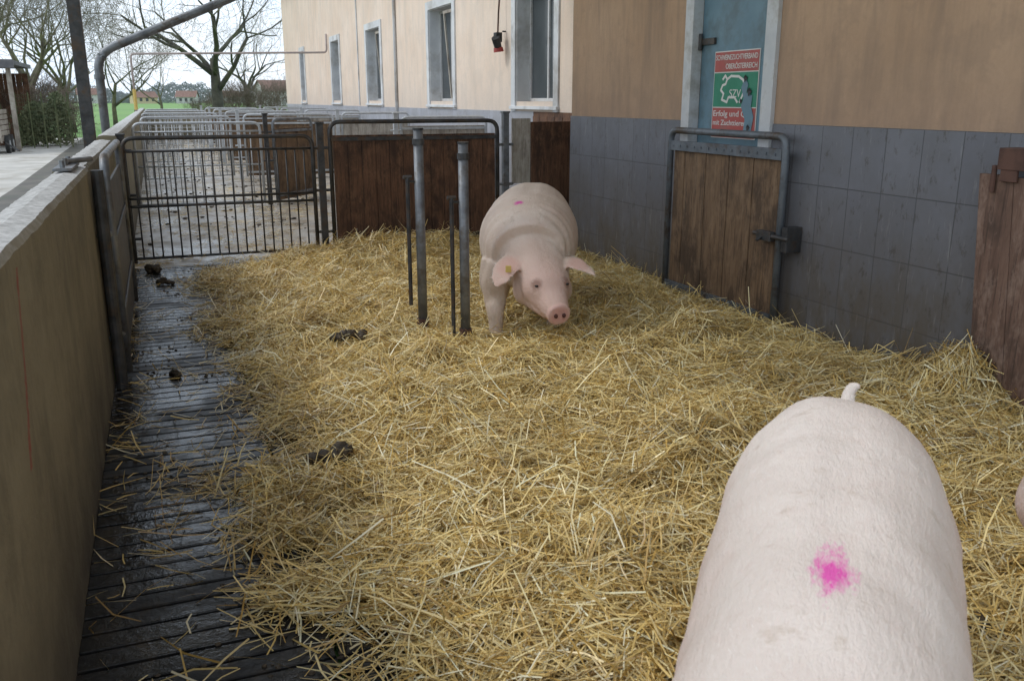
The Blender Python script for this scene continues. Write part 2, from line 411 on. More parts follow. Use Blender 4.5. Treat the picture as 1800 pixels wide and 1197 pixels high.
def height(x, y):
    m = mask(x, y)
    h = .012 + .045 * vn(x, y, .8, 1, 2) + .12 * (vn(x, y, .24, 2, 3) - .39)
    h = h * (1 - .75 * sstep((x - 3.2) / .7) * sstep((y - 3.9) / .5))
    for (bx, by, a, sx, sy) in bumps: h = h + a * np.exp(-((x - bx) / sx) ** 2 - ((y - by) / sy) ** 2)
    for (bx, by, rr, kk) in ((2.15, 5.55, .42, 1.), (2.75, 4.35, .28, .8), (1.8, 5.85, .45, 1.), (4.1, 2.75, .45, .8)):
        h = h * (1 - kk * np.exp(-((x - bx) ** 2 + (y - by) ** 2) / rr ** 2))
    return m * np.maximum(h, .006) - .004
nx, ny = 230, 450
gx = np.linspace(-.37, 4.185, nx); gy = np.linspace(.2, 9.95, ny)
X, Y = np.meshgrid(gx, gy); Z = height(X, Y) - .012
vs = np.stack([X, Y, Z], -1).reshape(-1, 3)
ii = np.arange(ny - 1)[:, None] * nx + np.arange(nx - 1)[None, :]
fs = np.stack([ii, ii + 1, ii + nx + 1, ii + nx], -1).reshape(-1, 4)
vs[:, 2] = np.where((X.ravel() > 1.2) & (vs[:, 2] < .003), .0035 + (vs[:, 2] + .02) * .03, vs[:, 2])
keep = vs[fs[:, 0], 2] > .002
def np_mesh(name, vs, fs, mat, smooth=False):
    me = bpy.data.meshes.new(name)
    me.vertices.add(len(vs)); me.vertices.foreach_set("co", np.ascontiguousarray(vs, dtype=np.float32).ravel())
    k = fs.shape[1]
    me.loops.add(fs.size); me.loops.foreach_set("vertex_index", fs.astype(np.int32).ravel())
    me.polygons.add(len(fs)); me.polygons.foreach_set("loop_start", np.arange(0, fs.size, k, dtype=np.int32))
    if smooth: me.polygons.foreach_set("use_smooth", np.ones(len(fs), dtype=bool))
    me.update(calc_edges=True); me.validate()
    me.materials.append(mat)
    o = bpy.data.objects.new(name, me); COL.objects.link(o); return o
kind(np_mesh("straw_mound", vs, fs[keep], M['straw_base'], True), "stuff")

def straws(name, px, py, pz, L, wet, wid=(.0026, .0068), tilt=.18):
    n = len(px)
    az = rng.uniform(0, 2 * math.pi, n)
    coh = vn(px, py, .5, 8, 2) * 2 * math.pi * 1.6
    az = np.where(rng.random(n) < .35, coh + rng.normal(0, .5, n), az)
    tl = rng.normal(0, tilt, n); wild = rng.random(n) < .09; tl = np.where(wild, rng.uniform(.2, .9, n), tl)
    d = np.stack([np.cos(az) * np.cos(tl), np.sin(az) * np.cos(tl), np.sin(tl)], -1)
    e = .03
    hx = (height(px + e, py) - height(px - e, py)) / (2 * e); hy = (height(px, py + e) - height(px, py - e)) / (2 * e)
    hx = np.clip(hx, -.9, .9); hy = np.clip(hy, -.9, .9)
    d[:, 2] += (hx * d[:, 0] + hy * d[:, 1]) * .9
    d /= np.linalg.norm(d, axis=1)[:, None]
    s = np.cross(d, np.array([0, 0, 1.0])); s /= np.linalg.norm(s, axis=1)[:, None]
    u = np.cross(s, d); ro = rng.normal(0, .6, n)[:, None]
    s = s * np.cos(ro) + u * np.sin(ro)
    w = rng.uniform(wid[0], wid[1], n)[:, None] * .5
    c = np.stack([px, py, pz + np.abs(np.sin(tl)) * L * .35], -1)
    hl = (L * .5)[:, None]
    kink = np.where(rng.random(n) < .15, 3.0, 1.0)[:, None]
    bend = (u * rng.normal(0, .05, n)[:, None] + np.cross(d, u) * rng.normal(0, .05, n)[:, None] * kink) * L[:, None]
    p0 = c - d * hl; p2 = c + d * hl; p1 = c + bend
    V = np.stack([p0 - s * w, p0 + s * w, p1 - s * w, p1 + s * w, p2 - s * w * .8, p2 + s * w * .8], 1).reshape(-1, 3)
    xb = V[:, 0]; V[:, 0] = np.clip(xb, -.375, 4.18)
    V[:, 2] = np.maximum(V[:, 2], .003)
    base = np.arange(n)[:, None] * 6
    F = np.concatenate([base + np.array([0, 1, 3, 2]), base + np.array([2, 3, 5, 4])], 1).reshape(-1, 4)
    o = np_mesh(name, V, F, M['straw'])
    pal = np.array([(.77, .56, .20), (.87, .68, .29), (.92, .79, .43), (.64, .42, .12), (.38, .24, .08), (.95, .89, .64)])
    k = rng.choice(len(pal), n, p=[.27, .28, .20, .12, .05, .08])
    col = pal[k] * rng.uniform(.78, 1.08, n)[:, None]
    col = np.minimum(col, .95) * (1 - wet[:, None] * np.array([.55, .62, .70]))  # wet holds real damp plus the shade painted into hollows
    C = np.ones((len(o.data.vertices), 4), dtype=np.float32)
    C[:, :3] = np.repeat(col, 6, axis=0)
    at = o.data.color_attributes.new("Col", 'FLOAT_COLOR', 'POINT'); at.data.foreach_set("color", C.ravel())
    return o
n = 270000
py = 1.2 + (9.7 - 1.2) * rng.random(n) ** 1.25; px = rng.uniform(-.36, 4.17, n)
m = mask(px, py); dens = np.clip(m * 1.4, 0, 1); dens = np.maximum(dens, .010 + .06 * (vn(px, py, .22, 21) > .60))
dens = np.where((py > 9.0) & (px < 1.4), dens * .5, dens)
sel = rng.random(n) < dens; px, py = px[sel], py[sel]; n = len(px)
hh = height(px, py)
thick = mask(px, py)
pz = np.maximum(hh, 0) + .003 + rng.random(n) ** 1.6 * (.006 + .055 * thick * (.3 + 1.3 * vn(px, py, .2, 14, 2)))
L = np.clip(rng.lognormal(math.log(.125), .5, n), .03, .34)
wet = np.clip((vn(px, py, .45, 30, 3) - .55) * 3.2, 0, .65) * rng.random(n) + (1 - thick) * .4
pit_shade = np.clip((.45 - vn(px, py, .2, 14, 2)) * 2, 0, .4); wet = np.clip(wet + pit_shade * .5, 0, .8)  # straws in hollows also darkened as shade, on top of the damp
kind(straws("straw_bedding", px, py, pz, L, wet), "stuff")
def flat_height(x, y): return np.zeros_like(x)
_h = height; height = flat_height
n = 15000
py = 9.7 + 26 * rng.random(n) ** 1.8; px = rng.uniform(-.35, 4.15, n)
sel = vn(px, py, .9, 40, 3) > .46; px, py = px[sel], py[sel]; n = len(px)
kind(straws("scattered_straw", px, py, .004 + rng.random(n) * .01, np.clip(rng.lognormal(math.log(.1), .4, n), .03, .25), np.full(n, .35), tilt=.05), "stuff")
height = _h
b = MB(); r2 = random.Random(3); c = 0
while c < 420:
    x = r2.uniform(-.2, 5.2); y = 9.9 + 26 * r2.random() ** 1.5
    if mnoise.noise(Vector((x * .9, y * .9, 0))) < 0: continue
    s = r2.uniform(.012, .036); b.ball((x, y, s * .3), (s, s * r2.uniform(.6, 1.2), s * .5), 6, 4, .25, r2); c += 1
kind(b.obj("dung_litter", 'dung', smooth=False), "stuff")
b = MB(); c = 0
while c < 450:
    x = r2.uniform(-.36, .5); y = r2.uniform(1.5, 9.5)
    if mnoise.noise(Vector((x * 2.5, y * 1.5, 4))) < .05: continue
    s = r2.uniform(.004, .012); b.ball((x, y, s * .3), (s, s * r2.uniform(.6, 1.2), s * .5), 6, 4, .25, r2); c += 1
kind(b.obj("wet_crumbs", 'dung', smooth=False), "stuff")

# ================================================================== DUNG PILES
def dung(x, y, lumps, lab, seed, up=.02):
    r = random.Random(seed); z0 = max(float(_h(np.array([x]), np.array([y]))[0]), 0) + up
    b = MB()
    for (dx, dy, s) in lumps:
        for k in range(5):
            ss = s * r.uniform(.5, .85)
            b.ball((x + dx + r.uniform(-s, s) * .6, y + dy + r.uniform(-s, s) * .6, z0 + ss * .4 + r.uniform(0, s * .6)), (ss, ss * r.uniform(.7, 1.1), ss * .75), 12, 8, .13, r)
    o = b.obj("dung_pile", 'dung', org=(x, y, z0), smooth=True); tag(o, lab, "dung", "dung piles on the pen floor")
dung(.60, 3.74, [(-.06, .05, .045), (.05, .04, .05), (.03, -.03, .055), (-.01, .0, .04)], "dark brown dung pile on golden straw", 1, .03)
dung(1.04, 5.72, [(-.06, 0, .05), (.03, 0, .06), (.11, -.02, .04)], "dark dung lumps on the straw by the posts", 2, .03)
dung(-.2, 9.3, [(0, 0, .06), (.08, -.05, .05), (.05, .05, .05)], "wet dung heap on the slats by the barred gate", 3, .005)
dung(-.1, 8.65, [(0, 0, .045), (.08, -.03, .035)], "wet dung heap on the slats near the folded gate", 13, .005)
dung(-.02, 5.6, [(0, 0, .04)], "small dark dung lump on wet slats", 4, .0)
dung(2.27, 1.73, [(-.02, 0, .035), (.03, .02, .03)], "crumbled dung on straw beside the pigs", 5)
dung(3.35, 6.5, [(0, 0, .05), (.07, 0, .04)], "dung lumps on the straw near the tiled wall", 7)

# ================================================================== LEFT WALL
def rough_wall(name, x0, x1, y0, y1, z1, lab, step=.06, amp=.006):
    ys = np.arange(y0, y1 + 1e-6, step); prof = [(x0, -.055), (x0, .4), (x0, .8), (x0, z1 - .03), (x0 + .012, z1 - .006), (x0 + .05, z1), ((x0 + x1) / 2, z1 + .004), (x1 - .05, z1), (x1 - .012, z1 - .006), (x1, z1 - .03), (x1, .8), (x1, .4), (x1, -.055)]
    vs = []; fs = []; K = len(prof)
    for yy in ys:
        for (px_, pz_) in prof:
            q = Vector((px_ * 7, yy * 7, pz_ * 7)); a = mnoise.noise(q) * amp
            top = pz_ > z1 - .05
            vs.append((px_ + a, yy, pz_ + (mnoise.noise(q * 3) * amp * 1.3 if top else 0)))
    for i in range(len(ys) - 1):
        for k in range(K - 1): fs.append((i * K + k, (i + 1) * K + k, (i + 1) * K + k + 1, i * K + k + 1))
    fs.append(tuple(range(K))); fs.append(tuple(reversed(range((len(ys) - 1) * K, len(ys) * K))))
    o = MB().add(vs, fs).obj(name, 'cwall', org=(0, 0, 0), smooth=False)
    tag(o, lab, "wall"); return o
rough_wall("concrete_wall", -.53, -.38, -1.5, 5.6, 1.29, "low beige concrete pen wall with pale weathered top", step=.05, amp=.0035)
rough_wall("concrete_wall", -.58, -.42, 5.66, 9.7, 1.27, "low concrete wall behind the folded metal gate", step=.1)
rough_wall("concrete_wall", -.56, -.38, 9.76, 41, 1.31, "long concrete wall along the further pens", step=.3)
b = MB().box(-.38, 5.4, 41.0, 41.2, -.05, 1.25); tag(b.obj("end_wall", 'cwall', org=(0, 41.1, 0)), "low concrete wall closing the row of pens", "wall")

t = thing("gate_bracket", "galvanised hinge bracket on the concrete wall end", "bracket", (-.47, 5.4, 1.295))
MB().box(-.51, -.42, 5.05, 5.55, 1.299, 1.314).obj("plate", 'galv', t, bevel=.003)
for yy in (5.12, 5.3, 5.48): MB().tube([(-.47, yy, 1.30), (-.47, yy, 1.35)], .014, 6).obj("bolt", 'galv', t)
MB().tube([(-.47, 5.35, 1.33), (-.36, 5.55, 1.33)], .015, 8).obj("arm", 'galv', t)

# ================================================================== BUILDING
bld = thing("farm_building", "long farm building with peach plaster and blue-grey tiled base", "building", (4.19, 0, 0))
HB = 7.5
w = MB()
DY0, DY1, DZ = 5.60, 6.57, 2.75
w.box(4.20, 4.5, -4, DY0, 0, HB); w.box(4.20, 4.5, DY1, 8.94, 0, HB); w.box(4.20, 4.5, DY0, DY1, DZ, HB)
w.box(4.5, 5.46, 8.64, 8.94, 0, HB)
w.obj("wall", 'plaster', bld)
wins = [(12.05, 13.9), (16.85, 18.8), (22.85, 24.75), (28.3, 29.95), (35.3, 36.6)]
WZ0, WZ1 = 1.62, 3.42; SB = .17
w = MB(); yp = 8.94
for (a, c) in wins:
    w.box(5.46, 5.8, yp, a + SB, 0, HB)
    w.box(5.46, 5.8, a + SB, c - SB, 0, WZ0); w.box(5.46, 5.8, a + SB, c - SB, WZ1, HB); yp = c - SB
w.box(5.46, 5.8, yp, 41, 0, HB)
w.box(5.8, 14, 40.7, 41, 0, HB)
w.obj("wall", 'plaster_lit', bld)
MB().box(4.19, 4.21, -4, DY0 - .13, 0, 1.48).obj("tile_base", 'tile', bld, bevel=.002)
MB().box(4.19, 4.21, DY1 + .12, 8.95, 0, 1.48).obj("tile_base", 'tile', bld, bevel=.002)
MB().box(4.213, 5.448, 8.935, 8.95, 0, 1.48).obj("tile_base", 'tile', bld, bevel=.002)
MB().box(5.45, 5.47, 8.955, 11.3, 0, 1.47).obj("tile_base", 'tile_far', bld, bevel=.002)
MB().box(5.45, 5.47, 13.0, 40.99, 0, 1.47).obj("tile_base", 'tile_far', bld, bevel=.002)
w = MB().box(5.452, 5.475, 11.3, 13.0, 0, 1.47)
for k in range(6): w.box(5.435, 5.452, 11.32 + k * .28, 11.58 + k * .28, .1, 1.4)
w.obj("shade_panel", 'wood_dark', bld)  # dark board panel added to stand for shade on the far wall
w = MB().add([(3.9, -4.2, HB + .002), (3.9, 41.3, HB + .002), (9.5, 41.3, 10.5), (9.5, -4.2, 10.5), (15, 41.3, HB), (15, -4.2, HB)], [(0, 3, 2, 1), (3, 5, 4, 2)])
w.obj("roof", 'rooftile', bld)
MB().tube([(5.42, 21.4, .05), (5.42, 21.4, HB)], .036, 10).obj("downpipe", 'white', bld, smooth=True)
w = MB().box(5.43, 5.458, 25.7, 25.75, 1.5, HB); w.obj("conduit", 'white', bld)
wi = 0
for (a, c) in wins:
    z0, z1 = 1.47, 3.58
    s = MB().box(5.43, 5.462, a, a + SB, z0, z1).box(5.43, 5.462, c - SB, c, z0, z1).box(5.43, 5.462, a + SB, c - SB, WZ1, z1)
    s.box(5.462, 5.74, a + SB - .003, a + SB + .015, WZ0, WZ1).box(5.462, 5.74, c - SB - .015, c - SB + .003, WZ0, WZ1).box(5.462, 5.74, a + SB + .015, c - SB - .015, WZ1 - .015, WZ1 + .003)
    win = s.obj("window", 'white', bld, bevel=.003)
    ya, yb = a + SB + .015, c - SB - .015; ym = ya + (yb - ya) * .5
    MB().box(5.40, 5.70, a - .02, c + .02, 1.50, 1.55).obj("sill", 'white', win, bevel=.006)
    f = MB(); xx = 5.68
    for (p, q) in ((ya, ya + .05), (yb - .05, yb), (ym - .025, ym + .025)): f.box(xx, xx + .06, p, q, WZ0, WZ1 - .02)
    for (p, q) in ((ya + .05, ym - .025), (ym + .025, yb - .05)):
        f.box(xx + .002, xx + .058, p, q, WZ0, WZ0 + .05); f.box(xx + .002, xx + .058, p, q, WZ1 - .07, WZ1 - .02)
    f.obj("frame", 'pvc', win, bevel=.004)
    gm = MB().add([(xx + .03, ya + .04, WZ0 + .04), (xx + .03, yb - .04, WZ0 + .04), (xx + .03, yb - .04, WZ1 - .05), (xx + .03, ya + .04, WZ1 - .05)], [(0, 3, 2, 1)])
    gm.obj("pane", 'glass', win)
    if wi in (1, 2):
        t1, t0 = 5.50, 5.64; sv = MB(); p0, p1 = ya + .07, ym - .04
        for (q0, q1) in ((p0, p0 + .05), (p1 - .05, p1)):
            sv.add([(t0, q0, WZ0 + .05), (t0, q1, WZ0 + .05), (t1, q1, WZ1 - .08), (t1, q0, WZ1 - .08), (t0 + .03, q0, WZ0 + .05), (t0 + .03, q1, WZ0 + .05), (t1 + .03, q1, WZ1 - .08), (t1 + .03, q0, WZ1 - .08)],
                   [(0, 3, 2, 1), (4, 5, 6, 7), (0, 1, 5, 4), (1, 2, 6, 5), (2, 3, 7, 6), (3, 0, 4, 7)])
        sv.box(t1, t1 + .03, p0 + .05, p1 - .05, WZ1 - .14, WZ1 - .08)
        sv.obj("sash", 'wood_pale', win)
    wi += 1
d = MB().box(4.262, 4.30, DY0 + .003, DY1 - .003, .02, DZ - .003)
door = d.obj("door", 'blue_door', bld, bevel=.003)
f = MB().box(4.165, 4.262, DY0 - .125, DY0 + .004, 0, DZ + .12).box(4.165, 4.262, DY1 - .004, DY1 + .115, 0, DZ + .12).box(4.167, 4.262, DY0 + .004, DY1 - .004, DZ, DZ + .118)
f.obj("frame", 'pvc', door, bevel=.004)
MB().box(4.24, 4.262, 6.36, 6.565, 2.08, 2.13).tube([(4.235, 6.55, 2.04), (4.235, 6.55, 2.17)], .016, 8).obj("hinge", 'dark_metal', door)
MB().box(4.262, 4.35, DY0, DY1, 0, .02).obj("threshold", 'dark_metal', door)

# sign
sg = thing("association_sign", "red and green pig breeders sign, torn, on the blue door", "sign", (4.25, 6.0, 1.34))
SX = 4.255; S0, S1 = 5.765, 6.355
MB().box(SX, 4.261, S0, S1, 1.35, 2.02).obj("panel", 'sign_white', sg)
MB().box(SX - .002, SX, S0 + .008, S1 - .008, 1.862, 2.012).obj("red_band", 'sign_red', sg)
MB().box(SX - .002, SX, S0 + .008, S1 - .008, 1.358, 1.585).obj("red_band", 'sign_red', sg)
MB().box(SX - .002, SX, S0 + .008, S1 - .008, 1.593, 1.854).obj("green_field", 'sign_green', sg)
def text(body, yl, z, size, mat, width=None, name="lettering", parent=sg, off=.006):
    cu = bpy.data.curves.new("t", 'FONT'); cu.body = body; cu.size = size; cu.extrude = .0008; cu.offset = size * off
    o = bpy.data.objects.new("t", cu); COL.objects.link(o); bpy.context.view_layer.update()
    dg = bpy.context.evaluated_depsgraph_get(); me = bpy.data.meshes.new_from_object(o.evaluated_get(dg))
    xs = [v.co.x for v in me.vertices]; wd = max(xs) - min(xs); k = (width / wd) if width else 1; x0 = min(xs)
    b = MB(); b.v = [(SX - .0035 - v.co.z, yl - (v.co.x - x0) * k, z + v.co.y) for v in me.vertices]
    b.f = [tuple(p.vertices) for p in me.polygons]
    bpy.data.objects.remove(o); bpy.data.curves.remove(cu); bpy.data.meshes.remove(me)
    return b.obj(name, mat, parent)
text("SCHWEINEZUCHTVERBAND", S1 - .022, 1.952, .056, 'sign_white', .545)
text("OBERÖSTERREICH", S1 - .16, 1.884, .056, 'sign_white', .405)
text("Erfolg und Q", S1 - .025, 1.520, .064, 'sign_white', .44)
text("mit Zuchttieren n", S1 - .025, 1.452, .058, 'sign_white', .50)
def ribbon(pts, wd):
    b = MB()
    for i in range(len(pts) - 1):
        p, q = Vector((*pts[i], 0)), Vector((*pts[i + 1], 0)); dd = (q - p).normalized(); p -= dd * wd * .3; q += dd * wd * .3
        nn = Vector((-dd.y, dd.x, 0)) * wd * .5; e = .00005 * i
        vs = [p - nn, q - nn, q + nn, p + nn]
        b.add([(SX - .0030 - e, v.x, v.y) for v in vs], [(0, 1, 2, 3)])
    return b
pig_out = [(-.13, .25), (-.16, .28), (-.19, .25), (-.17, .21), (-.13, .20), (-.11, .16), (-.15, .13), (-.13, .08), (-.20, .06), (-.22, .10), (-.30, .10), (-.34, .06)]
pig_out2 = [(-.19, .25), (-.24, .275), (-.34, .27), (-.40, .24), (-.43, .18), (-.40, .11), (-.37, .06)]
b = ribbon([(S1 + a, 1.575 + c * .92) for a, c in pig_out], .019); b2 = ribbon([(S1 + a, 1.575 + c * .92) for a, c in pig_out2], .019)
b.add(b2.v, b2.f); b.obj("emblem", 'sign_white', sg)
text("SZV", S1 - .23, 1.668, .085, 'sign_white', .15, name="emblem_lettering", off=0)
tp = [(5.92, 1.82), (5.88, 1.76), (5.90, 1.70), (5.82, 1.68), (5.83, 1.60), (5.79, 1.52), (5.81, 1.42), (5.87, 1.38), (5.91, 1.42), (5.90, 1.50), (5.96, 1.60), (5.93, 1.66), (5.97, 1.74)]
b = MB().add([(SX - .006, a, c) for a, c in tp], [tuple(range(len(tp)))]); b.obj("torn_patch", 'blue_door', sg)
for (a, c, s) in ((5.92, 1.81, .025), (5.86, 1.71, .03), (5.96, 1.64, .018), (5.85, 1.44, .025), (5.91, 1.385, .018)):
    MB().add([(SX - .007, a - s, c), (SX - .016, a, c - s * 1.3), (SX - .007, a + s, c + s * .2), (SX - .012, a, c + s)], [(0, 1, 2, 3)]).obj("torn_flap", 'black', sg)

# half gate in front of door
hg = thing("half_gate", "weathered brown board half gate in a steel tube frame", "gate", (4.11, 5.9, 0))
b = MB()
for k in range(9):
    a = 5.235 + k * .158; b.box(4.105 + (k % 2) * .004, 4.135, a, a + .155, .10, 1.245 - (k * 7 % 3) * .006)
b.obj("boards", 'wood_gate', hg, bevel=.003)
b = MB().tube(rc([(4.09, 5.17, .03), (4.09, 5.17, 1.40), (4.09, 6.70, 1.40), (4.09, 6.70, .06)], .09), .027, 12)
b.obj("frame", 'gate_blue', hg, smooth=True)
b = MB().box(4.075, 4.104, 5.20, 6.68, .045, .115)
for k in range(14): b.box(4.068, 4.076, 5.26 + k * .105, 5.278 + k * .105, .071, .089)
b.obj("steel_strip", 'gate_blue', hg, bevel=.002)
b = MB().box(4.075, 4.104, 5.20, 6.68, 1.235, 1.315)
for k in range(14): b.box(4.068, 4.076, 5.26 + k * .105, 5.278 + k * .105, 1.265, 1.283)
b.obj("steel_strip", 'gate_blue', hg, bevel=.002)
b = MB().box(4.03, 4.075, 5.20, 5.36, .66, .73).tube([(4.05, 5.02, .70), (4.05, 5.42, .70)], .016, 10).tube([(4.05, 5.30, .70), (3.99, 5.30, .66)], .012, 8).box(4.06, 4.19, 5.05, 5.11, .60, .78)
b.obj("latch", 'dark_metal', hg, bevel=.003)

# wooden panel gate at the right
wg = thing("board_gate", "rough worn brown board gate against the tiled wall", "gate", (4.1, 3.1, 0))
b = MB()
ed = [3.54, 3.33, 3.07, 2.82, 2.56, 2.3, 2.1]
for k in range(6): b.box(4.075 + (k % 2) * .002, 4.11, ed[k + 1] + .002, ed[k], .03, 1.27 - (k % 3) * .006)
b.v = [(x, y + (z - 1.25) * .10, z) for (x, y, z) in b.v]
b.obj("boards", 'wood_red', wg, bevel=.003)
for (a, c) in ((.25, .37), (.95, 1.07)): MB().box(4.112, 4.15, 2.1, 3.3, a, c).obj("batten", 'wood_dark', wg, bevel=.003)
b = MB().box(4.055, 4.07, 3.30, 3.40, 1.24, 1.40).box(4.05, 4.188, 3.12, 3.42, 1.30, 1.41).tube([(4.06, 3.44, 1.18), (4.06, 3.44, 1.32)], .014, 8); b.obj("hinge_bracket", 'rust', wg, bevel=.003)

# posts in the pen
def post(x, y, h, rx, rh0, rh1, lab):
    t = thing("feeder_post", lab, "post", (x, y, 0), "steel posts standing in the straw")
    MB().tube([(x, y, -.02), (x, y, h)], .034, 14).obj("upright", 'galv', t, smooth=True)
    MB().tube([(x, y, h - .10), (x, y, h - .06)], .042, 14).obj("collar", 'dark_metal', t)
    MB().tube([(x, y, h), (x, y, h + .012)], .038, 14).obj("end_cap", 'dark_metal', t)
    b = MB().tube([(rx, y + .02, rh0), (rx, y + .02, rh1)], .015, 8).tube([(rx, y + .02, rh1 - .03), (x, y, rh1 - .03)], .010, 6).tube([(rx - .03, y + .02, rh1), (rx + .03, y + .02, rh1)], .014, 8)
    b.obj("locking_rod", 'dark_metal', t)
    MB().tube([(x, y, -.01), (x, y, .12)], .044, 12).obj("socket", 'rust', t)
post(1.67, 6.03, 1.45, 1.59, .22, 1.13, "grey steel post with locking rod standing in straw")
post(1.865, 5.64, 1.37, 1.785, .02, 1.02, "slightly leaning steel post with rod beside the pig")

# ================================================================== PEN FENCES
def bar_gate(x0, x1, y, mat, lab, group, h=1.28, nb=20, mids=(.68, .60)):
    t = thing("barred_gate", lab, "gate", ((x0 + x1) / 2, y, 0), group)
    MB().tube(rc([(x0, y, .05), (x0, y, h), (x1, y, h), (x1, y, .05)], .12), .022, 10).obj("frame", mat, t, smooth=True)
    for zz in (h - .13, *mids, .07): MB().tube([(x0, y, zz), (x1, y, zz)], .014, 8).obj("rail", mat, t, smooth=True)
    for k in range(1, nb):
        xx = x0 + (x1 - x0) * k / nb; MB().tube([(xx, y, .07), (xx, y, h - .13)], .0085, 6).obj("bar", mat, t, smooth=True)
    return t
def panel_gate(x0, x1, y, mat, fm, lab, group, h=1.42):
    t = thing("board_panel_gate", lab, "gate", (x0, y, 0), group)
    MB().tube(rc([(x0 + .02, y, .05), (x0 + .02, y, h), (x1 - .02, y, h), (x1 - .02, y, .05)], .12), .024, 10).obj("frame", fm, t, smooth=True)
    b = MB(); n = int((x1 - x0 - .1) / .15)
    for k in range(n):
        a = x0 + .05 + k * (x1 - x0 - .1) / n; b.box(a, a + (x1 - x0 - .1) / n - .004, y - .02 + (k % 2) * .004, y + .015, .06, h - .14)
    b.obj("boards", mat, t, bevel=.003)
    for (a, c) in ((.12, .16), (h - .20, h - .16)): MB().box(x0 + .03, x1 - .03, y - .032, y - .0205, a, c).obj("steel_strip", fm, t)
    return t
def fpost(x, y, h, mat, lab):
    b = MB().box(x - .035, x + .035, y - .035, y + .035, 0, h).box(x - .045, x + .045, y - .045, y + .045, h, h + .02)
    for zz in (.25, .7, 1.15): b.tube([(x - .09, y - .02, zz), (x + .09, y - .02, zz)], .016, 8)
    return tag(b.obj("gate_post", mat, org=(x, y, 0), bevel=.003), lab, "post", "gate posts of the pens")
bar_gate(-.34, 1.53, 9.75, 'dark_metal', "dark barred steel gate closing the straw pen", "barred pen gates")
panel_gate(1.70, 3.66, 9.75, 'wood_dark', 'dark_metal', "dark brown board gate in a rounded steel frame", "board gates of the pens")
fpost(1.62, 9.78, 1.40, 'dark_metal', "square dark steel post between two pen gates")
fpost(-.35, 9.95, 1.30, 'dark_metal', "dark steel hinge post against the concrete wall")
fpost(3.74, 9.75, 1.50, 'galv', "galvanised post at the end of the board gate")
t = thing("side_fence", "narrow pale board fence beside the dark shade panel", "fence", (3.95, 9.75, 0))
MB().box(3.83, 4.06, 9.76, 9.79, .7, 1.44).obj("pale_boards", 'wood_pale', t, bevel=.003)
MB().box(4.07, 5.40, 9.76, 9.79, .05, 1.40).obj("dark_boards", 'wood_dark', t, bevel=.003)
k = 0
for yy in (14.9, 20.1, 25.4, 30.6, 35.8):
    bg = bar_gate(-.34, 1.53, yy, 'galv_light', "galvanised barred gate across a further pen", "barred pen gates", 1.30, 12, (.65,))
    pg = panel_gate(1.72, 3.0 if k == 0 else 3.66, yy, 'wood_gate', 'galv_light' if k else 'galv', "brown board gate between the further pens", "board gates of the pens", 1.34)
    if k == 0: pg.rotation_euler = (0, 0, math.radians(52))
    if k == 1: bg.rotation_euler = (0, 0, math.radians(18))
    fpost(1.62, yy + .03, 1.42, 'dark_metal' if k < 1 else 'galv_light', "steel post between gates of a further pen")
    fpost(3.74, yy, 1.42, 'galv_light', "galvanised end post of a further pen fence")
    t = panel_gate(3.82, 5.38, yy + .02, 'wood_pale', 'galv_light', "pale board panel against the building", "board gates of the pens", 1.36)
    k += 1

# folded gate along left wall
fg = thing("folded_sheet_gate", "dark sheet steel gate folded flat against the wall", "gate", (-.34, 6.5, 0))
MB().tube(rc([(-.30, 5.62, .05), (-.30, 5.62, 1.33), (-.30, 7.75, 1.33), (-.30, 7.75, .05)], .14), .026, 12).obj("frame", 'galv', fg, smooth=True)
b = MB().box(-.315, -.30, 5.65, 7.72, .08, 1.16)
for zz in (.35, .8): b.box(-.298, -.285, 5.65, 7.72, zz, zz + .05)
b.obj("sheet", 'dark_metal', fg, bevel=.002)
b = MB().tube([(-.335, 5.50, -.02), (-.335, 5.50, 1.27)], .034, 12); b.obj("hinge_post", 'dark_metal', fg)
for zz in (.9, .3): MB().tube([(-.36, 5.5, zz), (-.30, 5.62, zz)], .02, 8).obj("hinge", 'galv', fg)

# ================================================================== CANOPY, COLUMN, PIPES
cp = thing("unseen_canopy", "unseen sheet metal canopy shaped to shade the first pen", "roof", (1.6, 5, 4.6))  # out of view; size and pale underside set to tune light on the pen
b = MB()
for k in range(44):
    x = -1.3 + k * .125; z = 4.88 + k * .0105; up = .03 if k % 2 else 0
    b.box(x, x + .122, 2.2, 12.4, z + up, z + up + .012)
b.obj("sheet", 'canopy', cp)
for yy in (2.6, 5, 8, 11.9): MB().box(-1.2, 4.18, yy, yy + .12, 4.62, 4.84).obj("rafter", 'wood_pale', cp)
tag(MB().box(-.83, -.69, 11.93, 12.07, -.05, 4.62).box(-.86, -.66, 11.90, 12.10, -.04, .0).obj("steel_column", 'dark_metal', org=(-.76, 12, 0), bevel=.006), "dark square steel column carrying the canopy", "column")
pp = thing("drain_pipe", "grey galvanised drain pipe bending down to the yard", "pipe", (-.62, 13, 0))
MB().tube(rc([(-.62, 13, 0), (-.62, 13, 2.12), (-.50, 13, 2.27), (1.04, 13, 2.93), (4.3, 13, 4.4)], .1), .055, 14).obj("pipe_run", 'galv', pp, smooth=True)
for zz in (1.9, .8): MB().tube([(-.62, 13, zz), (-.62, 13, zz + .06)], .068, 14).obj("clamp", 'galv', pp)
wp = thing("water_pipe", "thin weathered water pipe spanning the pens", "pipe", (2, 30, 0))
MB().tube(rc([(-.52, 30, 1.3), (-.52, 30, 2.97), (5.40, 30.3, 3.13), (5.40, 30.3, 3.7)], .12), .032, 8).obj("pipe_run", 'pinkpipe', wp, smooth=True)
MB().tube([(-.52, 30, 1.35), (-.52, 30, 1.95)], .05, 8).obj("yellow_sleeve", 'tag', wp)

